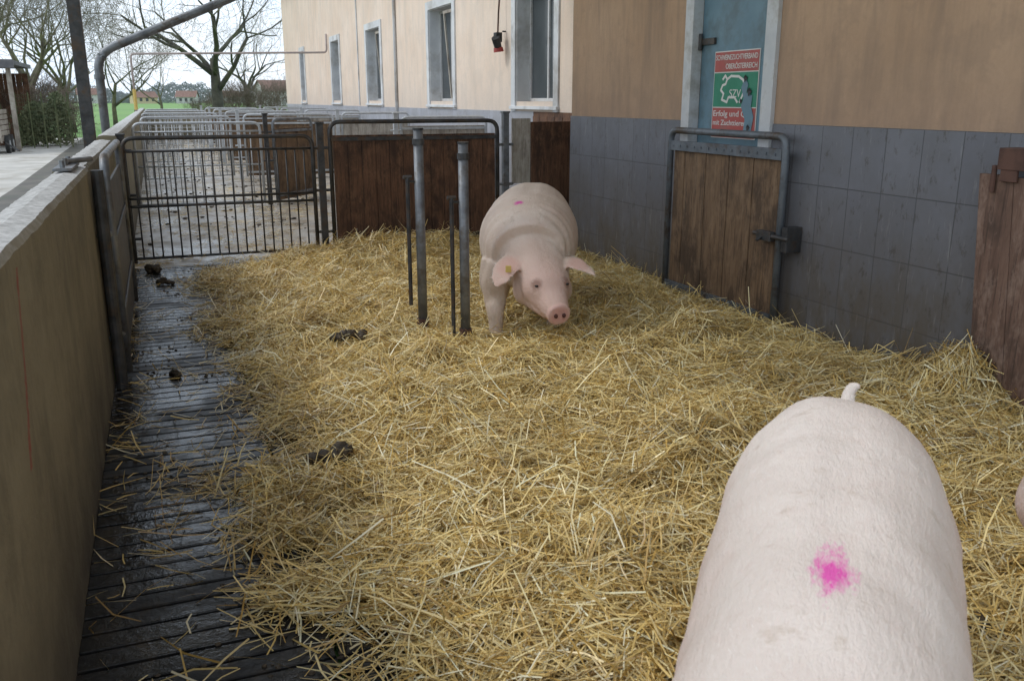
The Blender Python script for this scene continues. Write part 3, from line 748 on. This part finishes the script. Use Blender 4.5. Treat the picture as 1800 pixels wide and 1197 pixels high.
# power socket
ps = thing("power_socket", "red and black power socket hanging on a cable", "socket", (5.25, 14.2, 2.5))
MB().tube([(5.33, 14.2, 2.45), (5.25, 14.12, 2.62)], [.06, .07], 12).box(5.27, 5.37, 14.13, 14.27, 2.55, 2.70).obj("housing", 'black', ps, bevel=.004)
MB().tube([(5.335, 14.2, 2.40), (5.325, 14.2, 2.47)], [.085, .075], 12).obj("cap", 'red_p', ps)
MB().tube([(5.32, 14.2, 2.7), (5.34, 14.22, 3.0), (5.38, 14.2, 3.6), (5.40, 14.2, 4.6)], .014, 6).obj("cable", 'rust', ps)
MB().tube([(5.40, 14.2, 2.72), (5.458, 14.2, 2.72)], .012, 6).obj("hook", 'black', ps)

# ================================================================== PIGS
def cr(stations, sub=5):
    P = np.array(stations, float); out = []
    n = len(P)
    for i in range(n - 1):
        p0 = P[max(i - 1, 0)]; p1 = P[i]; p2 = P[i + 1]; p3 = P[min(i + 2, n - 1)]
        for k in range(sub):
            t = k / sub
            out.append(.5 * ((2 * p1) + (-p0 + p2) * t + (2 * p0 - 5 * p1 + 4 * p2 - p3) * t * t + (-p0 + 3 * p1 - 3 * p2 + p3) * t ** 3))
    out.append(P[-1]); return out
def loft(b, stations, n=28, up=(0, 0, 1), sub=5, power=2.0):
    S = cr(stations, sub); up = Vector(up); vs = []; fs = []
    for i, s in enumerate(S):
        a = Vector(S[max(i - 1, 0)][:3]); c = Vector(S[min(i + 1, len(S) - 1)][:3]); t = (c - a).normalized()
        side = t.cross(up); side = side.normalized() if side.length > .02 else Vector((0, 1, 0)); u = side.cross(t).normalized()
        for k in range(n):
            an = 2 * math.pi * k / n; ca, sa = math.cos(an), math.sin(an)
            ca = math.copysign(abs(ca) ** (2 / power), ca); sa = math.copysign(abs(sa) ** (2 / power), sa)
            vs.append(Vector(s[:3]) + side * ca * max(s[3], .003) + u * sa * max(s[4], .003))
    for i in range(len(S) - 1):
        for k in range(n):
            k2 = (k + 1) % n; fs.append((i * n + k, i * n + k2, (i + 1) * n + k2, (i + 1) * n + k))
    fs.append(tuple(reversed(range(n)))); fs.append(tuple(range((len(S) - 1) * n, len(S) * n)))
    b.add(vs, fs)
def build_pig(lab, org, heading, scale, skinmat, trunk, head, ears, legs, hair_n, tail, group=None, voxel=.009, hl=(.012, .026), wv=.0006, lump=.008):
    b = MB()
    loft(b, trunk, 36, sub=5, power=2.15)
    loft(b, head['st'], 28, sub=5, power=2.2)
    for e in head.get('extra', []): b.ball(e[:3], e[3:], 16, 12)
    loft(b, head['jaw'], 16, sub=3)
    for e, upv in ears: loft(b, e, 20, up=upv, sub=5, power=2)
    hooves = []
    for L in legs:
        loft(b, L[:-1], 20, up=(1, 0, 0), sub=5); hooves.append(L[-1])
    loft(b, tail, 10, up=(0, 1, 0), sub=3)
    tmp = b.obj("tmp", skinmat, org=(0, 0, 0))
    rm = tmp.modifiers.new("r", 'REMESH'); rm.mode = 'VOXEL'; rm.voxel_size = voxel; rm.use_smooth_shade = True
    sm = tmp.modifiers.new("s", 'SMOOTH'); sm.factor = .5; sm.iterations = 5
    bpy.context.view_layer.update(); dg = bpy.context.evaluated_depsgraph_get()
    me = bpy.data.meshes.new_from_object(tmp.evaluated_get(dg)); bpy.data.objects.remove(tmp)
    nv = len(me.vertices); co = np.empty(nv * 3); me.vertices.foreach_get("co", co); co = co.reshape(-1, 3)
    no = np.empty(nv * 3); me.vertices.foreach_get("normal", no); no = no.reshape(-1, 3)
    dsp = np.array([mnoise.noise(Vector((p[0] * 4.5, p[1] * 4.5, p[2] * 4.5))) * lump + mnoise.noise(Vector((p[0] * 14, p[1] * 9, p[2] * 9))) * lump * .28 for p in co])
    fold = np.exp(-((co[:, 0] - .60) / .12) ** 2) * np.sin((co[:, 0] + .25 * (.6 - co[:, 2])) * 75) * .0045
    body_part = (np.abs(co[:, 1]) > .09) & (co[:, 2] > .25) & (co[:, 0] < .8)
    dsp = np.where(co[:, 0] > .86, dsp * .3, dsp) + np.where(body_part, fold, 0)
    top = np.clip((co[:, 2] - .80) / .1, 0, 1)
    dsp = dsp - .010 * np.exp(-(co[:, 1] / .05) ** 2) * top * np.exp(-((co[:, 0] + .15) / .45) ** 2)
    dsp = dsp - .016 * np.exp(-((co[:, 0] + .30) / .10) ** 2) * np.exp(-((co[:, 2] - .62) / .14) ** 2) * (np.abs(co[:, 1]) > .15)
    co = co + no * dsp[:, None]
    me.vertices.foreach_set("co", co.ravel()); me.update()
    me.polygons.foreach_set("use_smooth", [True] * len(me.polygons))
    if not me.materials: me.materials.append(skinmat)
    body = bpy.data.objects.new("pig", me); COL.objects.link(body)
    body.location = org; body.rotation_euler = (0, 0, math.atan2(heading[1], heading[0])); body.scale = (scale,) * 3
    ORG[body.name] = (0, 0, 0); tag(body, lab, "pig", group)
    hd = head
    for sgn in (-1, 1):
        MB().ball(tuple(Vector(hd['eye']) + Vector(hd['side']) * sgn * hd['eyew']), (.014, .014, .008), 14, 10).obj("eye", 'eye', body, smooth=True)
        MB().ball(tuple(Vector(hd['nose']) + Vector(hd['side']) * sgn * .026), (.009, .012, .015), 12, 8).obj("nostril", 'nostril', body, smooth=True)
    for hv in hooves:
        hb = MB()
        for sy_ in (-.022, .022):
            loft(hb, [(hv[0] - .005, hv[1] + sy_, .075, .022, .030), (hv[0] + .008, hv[1] + sy_, .03, .026, .040), (hv[0] + .012, hv[1] + sy_, .0, .028, .045)], 12, up=(1, 0, 0), sub=2)
        hb.obj("hoof", 'hoof', body, smooth=True)
    me.vertices.foreach_get("normal", (nn := np.empty(nv * 3))); no = nn.reshape(-1, 3)
    ok = np.where((co[:, 2] > .30) & (co[:, 0] < .95) & ~((co[:, 0] < -.815) & (co[:, 2] > .835)))[0]
    idx = rng.choice(ok, hair_n); p = co[idx] + rng.normal(0, .004, (hair_n, 3)); nr = no[idx]
    p = p - nr * ((p - co[idx]) * nr).sum(1)[:, None] - nr * .002
    sw = vn(p[:, 0] + 5, p[:, 1] + 5, .18, 3, 2) - .5
    d = np.stack([-np.ones(hair_n), sw * 1.6, -.55 * np.abs(nr[:, 1])], -1) + rng.normal(0, .20, (hair_n, 3))
    d = d - nr * (d * nr).sum(1)[:, None]; d /= np.linalg.norm(d, axis=1)[:, None]
    d = d + nr * rng.uniform(.02, .16, hair_n)[:, None]
    Lh = rng.uniform(hl[0], hl[1], hair_n)[:, None]
    sd = np.cross(d, nr); sd /= np.linalg.norm(sd, axis=1)[:, None]
    mk = hd['mark']; dm = ((p[:, 0] - mk[0]) / mk[2]) ** 2 + ((p[:, 1] - mk[1]) / mk[3]) ** 2
    keep = ~((dm < 1.6) & (p[:, 2] > .5) & (rng.random(hair_n) < .75)); p, sd, d, Lh = p[keep], sd[keep], d[keep], Lh[keep]
    V = np.stack([p - sd * wv, p + sd * wv, p + d * Lh], 1).reshape(-1, 3)
    Fc = np.arange(len(p) * 3).reshape(-1, 3)
    hobj = np_mesh("bristle_coat", V, Fc, M['bristle']); hobj.parent = body; hobj["kind"] = "stuff"
    return body
def hv_side(e): e = Vector(e).normalized(); return tuple(Vector((0, 0, 1)).cross(e).normalized())
e1 = (.36, .14, -.20); S_ = Vector(hv_side(e1))
EYE = Vector((.872, .168, .440)); EW = .098; NOSE = Vector((1.006, .222, .268))
sp = [(tuple(EYE + S_ * EW), .048, (.34, .20, .155), .85), (tuple(EYE - S_ * EW), .048, (.34, .20, .155), .85), (tuple(NOSE), .085, (.74, .40, .37), .75),  # shade of the sunken eye sockets painted in; snout tinted pinker
      (tuple(EYE + Vector((.02, 0, -.06)) + S_ * EW), .05, (.45, .30, .22), .4), (tuple(EYE + Vector((.02, 0, -.06)) - S_ * EW), .05, (.45, .30, .22), .4), ((.90, .19, .21), .07, (.42, .27, .18), .6),
      ((.79, -.10, .53), .09, (.66, .36, .30), .5), ((.72, .33, .53), .09, (.66, .36, .30), .5)]
tint1 = ((.67, .53, .44), (.77, .66, .57), (.60, .44, .36))
tint2 = ((.66, .57, .51), (.76, .68, .62), (.60, .48, .42))
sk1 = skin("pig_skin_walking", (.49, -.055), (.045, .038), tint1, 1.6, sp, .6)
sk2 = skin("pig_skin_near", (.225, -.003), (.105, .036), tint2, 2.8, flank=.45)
trunk1 = [(-.84, 0, .68, .05, .08), (-.80, 0, .665, .16, .17), (-.72, 0, .645, .235, .245), (-.58, 0, .625, .29, .30), (-.38, 0, .61, .315, .325), (-.10, 0, .60, .335, .330),
          (.18, 0, .60, .335, .325), (.40, 0, .605, .315, .305), (.53, 0, .595, .28, .280), (.63, .01, .56, .23, .235)]
head1 = dict(st=[(.42, 0, .59, .27, .27), (.54, .03, .54, .235, .235), (.63, .07, .485, .190, .190), (.70, .10, .445, .168, .160), (.76, .125, .410, .163, .145), (.81, .143, .382, .150, .132), (.85, .158, .352, .120, .112), (.885, .172, .328, .100, .096), (.92, .187, .306, .088, .086), (.95, .199, .290, .080, .076), (.973, .208, .278, .068, .066), (.984, .213, .274, .074, .071), (1.000, .220, .268, .072, .068)],
             jaw=[(.64, .075, .38, .15, .13), (.74, .115, .322, .138, .095), (.82, .148, .282, .105, .062), (.875, .172, .252, .074, .042), (.915, .188, .238, .046, .028)],
             extra=[(.73, .00, .37, .095, .08, .10), (.70, .215, .375, .095, .08, .10)] + [tuple(EYE + Vector((-.026, -.01, .004)) + S_ * s * (EW - .010)) + (.036, .036, .030) for s in (-1, 1)],
             eye=tuple(EYE + Vector((.004, .002, -.010))), eyew=EW, side=tuple(S_), nose=tuple(NOSE), mark=(.49, -.055, .06, .06))
ears1 = [([(.68, .02, .50, .05, .02), (.715, -.03, .545, .068, .014), (.76, -.08, .548, .084, .011), (.815, -.130, .500, .082, .009), (.86, -.160, .438, .050, .007), (.875, -.168, .408, .012, .006)], (.75, -.25, .62)),
         ([(.66, .18, .49, .05, .02), (.675, .235, .535, .062, .013), (.70, .295, .540, .070, .011), (.74, .365, .515, .052, .009), (.77, .42, .485, .026, .007), (.78, .44, .472, .010, .006)], (.45, .1, .9))]
def leg_f(x, y, fx, fy, lift=0, g=1.0):
    return [(x - .02, y * .85, .50, .13, .15), (x, y, .38, .10 * g, .115 * g), ((x * 2 + fx) / 3 - .01, y, .28, .070 * g, .080 * g), ((x + fx) / 2 + .02, (y + fy) / 2, .20 + lift, .056 * g, .060 * g), (fx - .012, fy, .11 + lift, .047, .048), (fx - .005, fy, .055 + lift, .049, .05), (fx + .01, fy, .03 + lift, .045, .05), (fx, fy)]
def leg_h(x, y, fx, fy):
    return [(x, y * .8, .56, .16, .20), (x + .05, y, .43, .13, .17), (x + .03, y, .35, .092, .115), (x - .06, y, .27, .058, .066), ((x - .07 + fx) / 2 - .02, (y + fy) / 2, .20, .046, .050), (fx - .02, fy, .11, .043, .044), (fx - .005, fy, .055, .046, .048), (fx + .01, fy, .03, .045, .05), (fx, fy)]
legs1 = [leg_f(.55, -.20, .66, -.195, 0, 1.05), leg_f(.46, .18, .40, .18), leg_h(-.60, -.17, -.72, -.17), leg_h(-.55, .17, -.50, .17)]
tail1 = [(-.80, 0, .74, .02, .02), (-.86, .01, .70, .016, .016), (-.885, .03, .62, .013, .013), (-.88, .03, .55, .01, .01), (-.87, .02, .50, .006, .006)]
h1 = Vector((-.418, -.908)).normalized()
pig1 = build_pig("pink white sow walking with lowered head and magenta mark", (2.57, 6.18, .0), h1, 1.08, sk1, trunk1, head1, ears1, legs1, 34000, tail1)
MB().box(.838, .849, -.118, -.082, .500, .542).obj("ear_tag", 'tag', pig1, bevel=.004)
head2 = dict(st=[(.48, 0, .62, .20, .26), (.62, 0, .60, .19, .225), (.74, 0, .56, .17, .19), (.84, 0, .52, .15, .16), (.92, 0, .48, .12, .125), (1.0, 0, .44, .088, .092), (1.07, 0, .405, .068, .068), (1.12, 0, .38, .062, .060), (1.145, 0, .37, .066, .062)],
             jaw=[(.82, 0, .45, .11, .10), (.92, 0, .40, .085, .07), (1.0, 0, .365, .058, .045), (1.06, 0, .34, .035, .028)],
             extra=[], eye=(.93, 0, .56), eyew=.10, side=(0, 1, 0), nose=(1.156, 0, .375), mark=(.225, -.003, .12, .05))
ears2 = [([(.80, sg_ * .10, .66, .03, .012), (.83, sg_ * .16, .68, .065, .013), (.87, sg_ * .21, .66, .075, .010), (.92, sg_ * .25, .61, .05, .008), (.95, sg_ * .27, .57, .015, .006)], (.55, 0, .84)) for sg_ in (-1, 1)]
legs2 = [leg_f(.48, -.15, .50, -.15), leg_f(.48, .15, .44, .15), leg_h(-.58, -.15, -.62, -.15), leg_h(-.58, .15, -.66, .15)]
trunk2 = [(-.865, 0, .72, .04, .07), (-.845, 0, .71, .088, .13), (-.79, 0, .68, .145, .205), (-.69, 0, .645, .208, .27), (-.54, 0, .615, .252, .31), (-.36, 0, .60, .266, .325), (-.14, 0, .592, .260, .325),
          (.06, 0, .588, .242, .32), (.26, 0, .59, .236, .312), (.42, 0, .60, .234, .29), (.56, 0, .60, .20, .26), (.66, 0, .60, .18, .23)]
tail2 = [(-.80, 0, .82, .03, .03), (-.834, .0, .855, .020, .020), (-.843, .008, .870, .016, .016), (-.835, .02, .876, .012, .012), (-.825, .028, .87, .007, .007)]
h2 = Vector((-.68, -.73)).normalized()
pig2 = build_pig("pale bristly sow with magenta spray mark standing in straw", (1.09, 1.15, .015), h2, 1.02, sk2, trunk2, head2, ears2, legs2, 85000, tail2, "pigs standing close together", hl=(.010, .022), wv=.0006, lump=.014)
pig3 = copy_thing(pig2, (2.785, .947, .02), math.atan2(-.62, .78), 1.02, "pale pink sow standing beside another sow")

# ================================================================== BACKGROUND
def tree_mesh(name, lab, loc, H, seed, trunk_r, trunk_h, lev=6, mat='bark', tm='twig', spread=.75, kids=(4, 3, 3, 3, 3, 3), cat="tree", group="bare winter trees", stems=1, tw=.02):
    r = random.Random(seed); t = thing(name, lab, cat, loc, group)
    A = MB(); B = MB(); L0 = Vector(loc)
    def grow(p, d, ln, rad, lv):
        n = 4 if lv < 3 else 3; pts = [p]; rs = [rad]
        for i in range(n):
            d = (d + Vector((r.gauss(0, .16), r.gauss(0, .16), r.gauss(.04, .10))) * (1 if lv else .35)).normalized()
            p = p + d * ln / n; pts.append(p); rs.append(rad * (1 - .45 * (i + 1) / n))
        (A if lv < 3 else B).tube(pts, rs, 8 if lv == 0 else (6 if lv < 3 else 3))
        if lv >= lev: return
        for k in range(kids[min(lv, len(kids) - 1)]):
            j = n if k == 0 else r.randint(max(1, n - 2) if lv == 0 else 1, n)
            az = r.uniform(0, 2 * math.pi) if lv else 2 * math.pi * k / kids[0] + r.uniform(-.5, .5)
            o = d.orthogonal().normalized(); o.rotate(Matrix.Rotation(az, 3, d))
            nd = (d * r.uniform(.6, 1.0) + o * spread * r.uniform(.7, 1.3) + Vector((0, 0, .12))).normalized()
            grow(pts[j], nd, ln * r.uniform(.58, .85) if lv else (H - trunk_h) * .42 * r.uniform(.8, 1.1), max(rs[j] * r.uniform(.5, .72), tw * .5), lv + 1)
    for s_ in range(stems):
        off = Vector((r.uniform(-.6, .6), r.uniform(-.6, .6), 0)) if stems > 1 else Vector((0, 0, 0))
        dd = Vector((r.gauss(0, .25), r.gauss(0, .25), 1)).normalized() if stems > 1 else Vector((r.gauss(0, .05), r.gauss(0, .05), 1))
        grow(L0 + off, dd, trunk_h, trunk_r, 0)
    A.obj("trunk", mat, t, smooth=True); B.obj("crown", tm, t)
    return t
T1 = tree_mesh("bare_tree", "large bare spreading tree with thick dark trunk", (3.75, 60, -.06), 15, 4, .42, 4.2, 6, 'bark_dark', 'twig', .85, (5, 3, 3, 3, 3, 3), tw=.018)
T2 = tree_mesh("bare_tree", "bare mossy orchard tree beside the yard", (-4.9, 44, -.06), 9.5, 9, .28, 2.4, 6, 'bark', 'twig', .8, (4, 3, 3, 3, 3, 2), tw=.018)
T3 = tree_mesh("bare_tree", "slender bare tree with fine twigs in the field", (-2.2, 58, -.06), 9, 15, .15, 2.6, 6, 'bark', 'twig', .65, (4, 3, 3, 3, 2, 2), tw=.018)
copy_thing(T2, (-4.2, 54, -.06), 2.1, .95, "bare mossy orchard tree behind the wire fence")
copy_thing(T2, (-6.6, 58, -.06), 5.2, 1.1, "bare mossy orchard tree behind the wire fence")
copy_thing(T2, (-8.5, 50, -.06), 4.0, 1.15)
copy_thing(T3, (-5.8, 66, -.06), 1.0, 1.2)
copy_thing(T3, (.6, 85, -.06), 3.0, .95)
copy_thing(T3, (-1.3, 75, -.06), 5.0, 1.05)
copy_thing(T1, (9.8, 105, -.06), 2.0, .85, "large bare tree behind the shrubs")
SH = tree_mesh("bare_shrub", "dense bare brown shrub at the field edge", (5.2, 66, -.06), 3.6, 21, .04, .9, 4, 'twig_brown', 'twig_brown', .7, (4, 3, 3, 3), "shrub", "bare shrubs along the field", 8, .018)
for (x, y, s, r_) in ((6.4, 67, .95, 1), (7.6, 69, .85, 2.3), (8.8, 72, 1.1, 4), (3.0, 76, .6, 5), (4.4, 74, .7, .4), (-5.2, 40, .8, 1), (-4.2, 41.5, .9, 3.3), (-3.4, 43, .6, 2)):
    copy_thing(SH, (x, y, -.06), r_, s)
b = MB(); r3 = random.Random(8)
for k in range(4200):
    u_ = r3.random(); x = -4.9 + 1.9 * r3.random(); y = 38.5 + r3.gauss(0, .5); hmax = .9 + 1.3 * (mnoise.noise(Vector((x * 1.6, 3, 0))) + .5)
    z = r3.random() ** .8 * max(hmax, .4); s = .04 + .05 * r3.random()
    v1 = Vector((r3.gauss(0, 1), r3.gauss(0, 1), r3.gauss(0, 1))).normalized(); v2 = v1.orthogonal().normalized()
    c0 = Vector((x, y, z)); b.add([c0 - v1 * s, c0 + v2 * s * .6, c0 + v1 * s, c0 - v2 * s * .6], [(0, 1, 2, 3)])
tag(b.obj("ivy_hedge", 'ivy', org=(-3.9, 38.5, -.06)), "overgrown ivy hedge behind the wire fence", "hedge")
wf = thing("wire_fence", "green wire mesh fence at the end of the yard", "fence", (-3.6, 36.8, -.05))
for k in range(6): MB().tube([(-4.6 + k * .42, 36.8, -.05), (-4.6 + k * .42, 36.8, 1.9)], .025, 6).obj("post", 'ivy', wf)
b = MB()
for k in range(14): b.tube([(-4.6, 36.8, .05 + k * .135), (-2.5, 36.8, .05 + k * .135)], .006, 3)
for k in range(30): b.tube([(-4.6 + k * .072, 36.8, .02), (-4.6 + k * .072, 36.8, 1.85)], .005, 3)
b.obj("wire_mesh", 'ivy', wf)
sh = thing("open_shed", "open timber shed with flat dark roof", "shed", (-6.5, 37, -.05))
b = MB().box(-9.5, -4.25, 34.5, 39.5, 2.78, 2.92).box(-9.5, -4.2, 34.4, 34.5, 2.66, 2.93); b.obj("roof", 'roof_dark', sh)
for x in (-4.5, -6.2, -8): MB().box(x, x + .14, 34.7, 34.84, -.05, 2.70).obj("post", 'wood_pale', sh)
b = MB()
for k in range(24): b.box(-9.4 + k * .21, -9.2 + k * .21, 39.2, 39.24, -.05, 2.6)
b.obj("back_boards", 'wood_dark', sh)
tr = thing("livestock_trailer", "small trailer with pale slatted board sides", "trailer", (-4.9, 34, -.05))
b = MB()
for k in range(6): b.box(-5.9, -4.65, 33.0, 33.03, .35 + k * .17, .49 + k * .17); b.box(-4.68, -4.65, 33.03, 34.8, .35 + k * .17, .49 + k * .17)
for x in (-5.88, -5.25, -4.70): b.box(x, x + .05, 32.96, 33.0, .3, 1.4)
b.obj("board_sides", 'wood_pale', tr)
MB().box(-5.9, -4.66, 33.03, 34.8, .26, .33).obj("bed", 'wood_dark', tr)
for (x, y) in ((-4.58, 33.6), (-5.98, 33.6), (-4.58, 34.4)):
    wl = MB().tube([(x - .06, y, .24), (x + .06, y, .24)], .29, 20).obj("wheel", 'black', tr)
    MB().tube([(x - .07, y, .24), (x + .07, y, .24)], .13, 14).obj("rim", 'galv_light', wl)
MB().tube([(-4.6, 33.2, .3), (-4.2, 32.9, .05)], .03, 8).obj("drawbar", 'dark_metal', tr)

def house(loc, w_, d_, h_, rh, wm, lab, rot=0):
    t = thing("village_house", lab, "house", loc, "houses of the distant village"); x, y, z = loc
    b = MB().box(x - w_ / 2, x + w_ / 2, y - d_ / 2, y + d_ / 2, z, z + h_)
    b.add([(x - w_ / 2, y - d_ / 2, z + h_), (x - w_ / 2, y + d_ / 2, z + h_), (x - w_ / 2, y, z + h_ + rh)], [(0, 1, 2)]).add([(x + w_ / 2, y - d_ / 2, z + h_), (x + w_ / 2, y + d_ / 2, z + h_), (x + w_ / 2, y, z + h_ + rh)], [(0, 2, 1)])
    b.obj("wall", wm, t)
    e = .5
    b = MB().add([(x - w_ / 2 - e, y - d_ / 2 - e, z + h_ - e * .6), (x + w_ / 2 + e, y - d_ / 2 - e, z + h_ - e * .6), (x + w_ / 2 + e, y, z + h_ + rh + .1), (x - w_ / 2 - e, y, z + h_ + rh + .1), (x + w_ / 2 + e, y + d_ / 2 + e, z + h_ - e * .6), (x - w_ / 2 - e, y + d_ / 2 + e, z + h_ - e * .6)], [(0, 1, 2, 3), (3, 2, 4, 5)])
    rf = b.obj("roof", 'rooftile', t)
    MB().box(x + w_ * .2, x + w_ * .2 + .8, y - .4, y + .4, z + h_ + rh * .6, z + h_ + rh + 1).obj("chimney", 'wallgrey', rf)
    for k in range(3):
        xx = x - w_ * .33 + k * w_ * .28
        MB().box(xx, xx + 1.1, y - d_ / 2 - .05, y - d_ / 2 - .01, z + 1, z + 2.3).obj("window", 'glass', t)
    t.rotation_euler = (0, 0, rot)
house((-4, 425, -.06), 9, 9, 2.8, 2.2, 'wallyellow', "yellow house with gable roof in the village", .3)
house((14, 430, -.06), 8, 9, 3.0, 2.4, 'wallwhite', "pale village house with clay roof", -.2)
house((32, 440, -.06), 9, 8, 3.2, 2.4, 'wallgrey', "grey village house with clay roof", .5)
house((-26, 450, -.06), 11, 9, 4, 2.6, 'wallwhite', "white village house behind bare trees", .1)
house((-52, 440, -.06), 12, 9, 3.5, 2.6, 'wallgrey', "grey village house near the orchard", -.4)
house((33.5, 260, -.06), 13, 10, 4.2, 2.6, 'wallwhite', "white two storey house at the village edge", .2)
b = MB(); r4 = random.Random(5)
for k in range(26000):
    x = r4.uniform(-180, 200); y = 460 + r4.uniform(0, 50)
    hm = 7.5 + 4.5 * mnoise.noise(Vector((x * .04, 0, 0))) + 3 * mnoise.noise(Vector((x * .2, 5, 0)))
    z = r4.random() * hm; s = r4.uniform(.4, 1.2)
    a = r4.uniform(0, 6.28); dx, dz = math.cos(a) * s, math.sin(a) * s
    b.add([(x - dx, y, z - dz), (x + dz * .5, y, z - dx * .5), (x + dx, y + .1, z + dz)], [(0, 1, 2)])
kind(b.obj("distant_wood", 'far_wood'), "stuff")

# ================================================================== WORLD, SUN, CAMERA
sc = bpy.context.scene
wd = bpy.data.worlds.new("World"); sc.world = wd; wd.use_nodes = True; nt = wd.node_tree; nt.nodes.clear()
out = nt.nodes.new("ShaderNodeOutputWorld"); bg = nt.nodes.new("ShaderNodeBackground"); nt.links.new(bg.outputs[0], out.inputs[0])
sky = nt.nodes.new("ShaderNodeTexSky"); sky.sky_type = 'NISHITA'; sky.sun_disc = False
sun_el, sun_az = math.radians(48), math.radians(-70)
sky.sun_elevation = sun_el; sky.sun_rotation = sun_az; sky.air_density = 1; sky.dust_density = 2.5; sky.ozone_density = 1
tc = nt.nodes.new("ShaderNodeTexCoord")
cl = noise(nt, tc.outputs["Generated"], 3.0, 6, .6)
cloud = mix(nt, ramp(nt, cl, .35, .7), (6.4, 7.7, 9.4), (9.6, 10.0, 10.4))
c = mix(nt, .84, sky.outputs[0], cloud)
nt.links.new(c, bg.inputs[0]); bg.inputs[1].default_value = .15
sl = bpy.data.lights.new("sun", 'SUN'); sl.energy = 1.25; sl.angle = math.radians(14); sl.color = (1, .97, .92)
so = bpy.data.objects.new("sun", sl); COL.objects.link(so)
dirv = Vector((math.sin(sun_az) * math.cos(sun_el), math.cos(sun_az) * math.cos(sun_el), math.sin(sun_el)))
so.rotation_euler = dirv.to_track_quat('Z', 'Y').to_euler()
cam = bpy.data.cameras.new("camera"); co_ = bpy.data.objects.new("camera", cam); COL.objects.link(co_)
cam.sensor_width = 36; cam.lens = 31.0; cam.clip_end = 3000; cam.clip_start = .05
co_.location = (0, 0, 1.65)
co_.rotation_euler = (math.radians(90 - 15.265), 0, math.radians(-21.411))
cam.dof.use_dof = True; cam.dof.focus_distance = 6.2; cam.dof.aperture_fstop = 8
sc.camera = co_
sc.view_settings.view_transform = 'Standard'; sc.view_settings.look = 'None'; sc.view_settings.exposure = 0
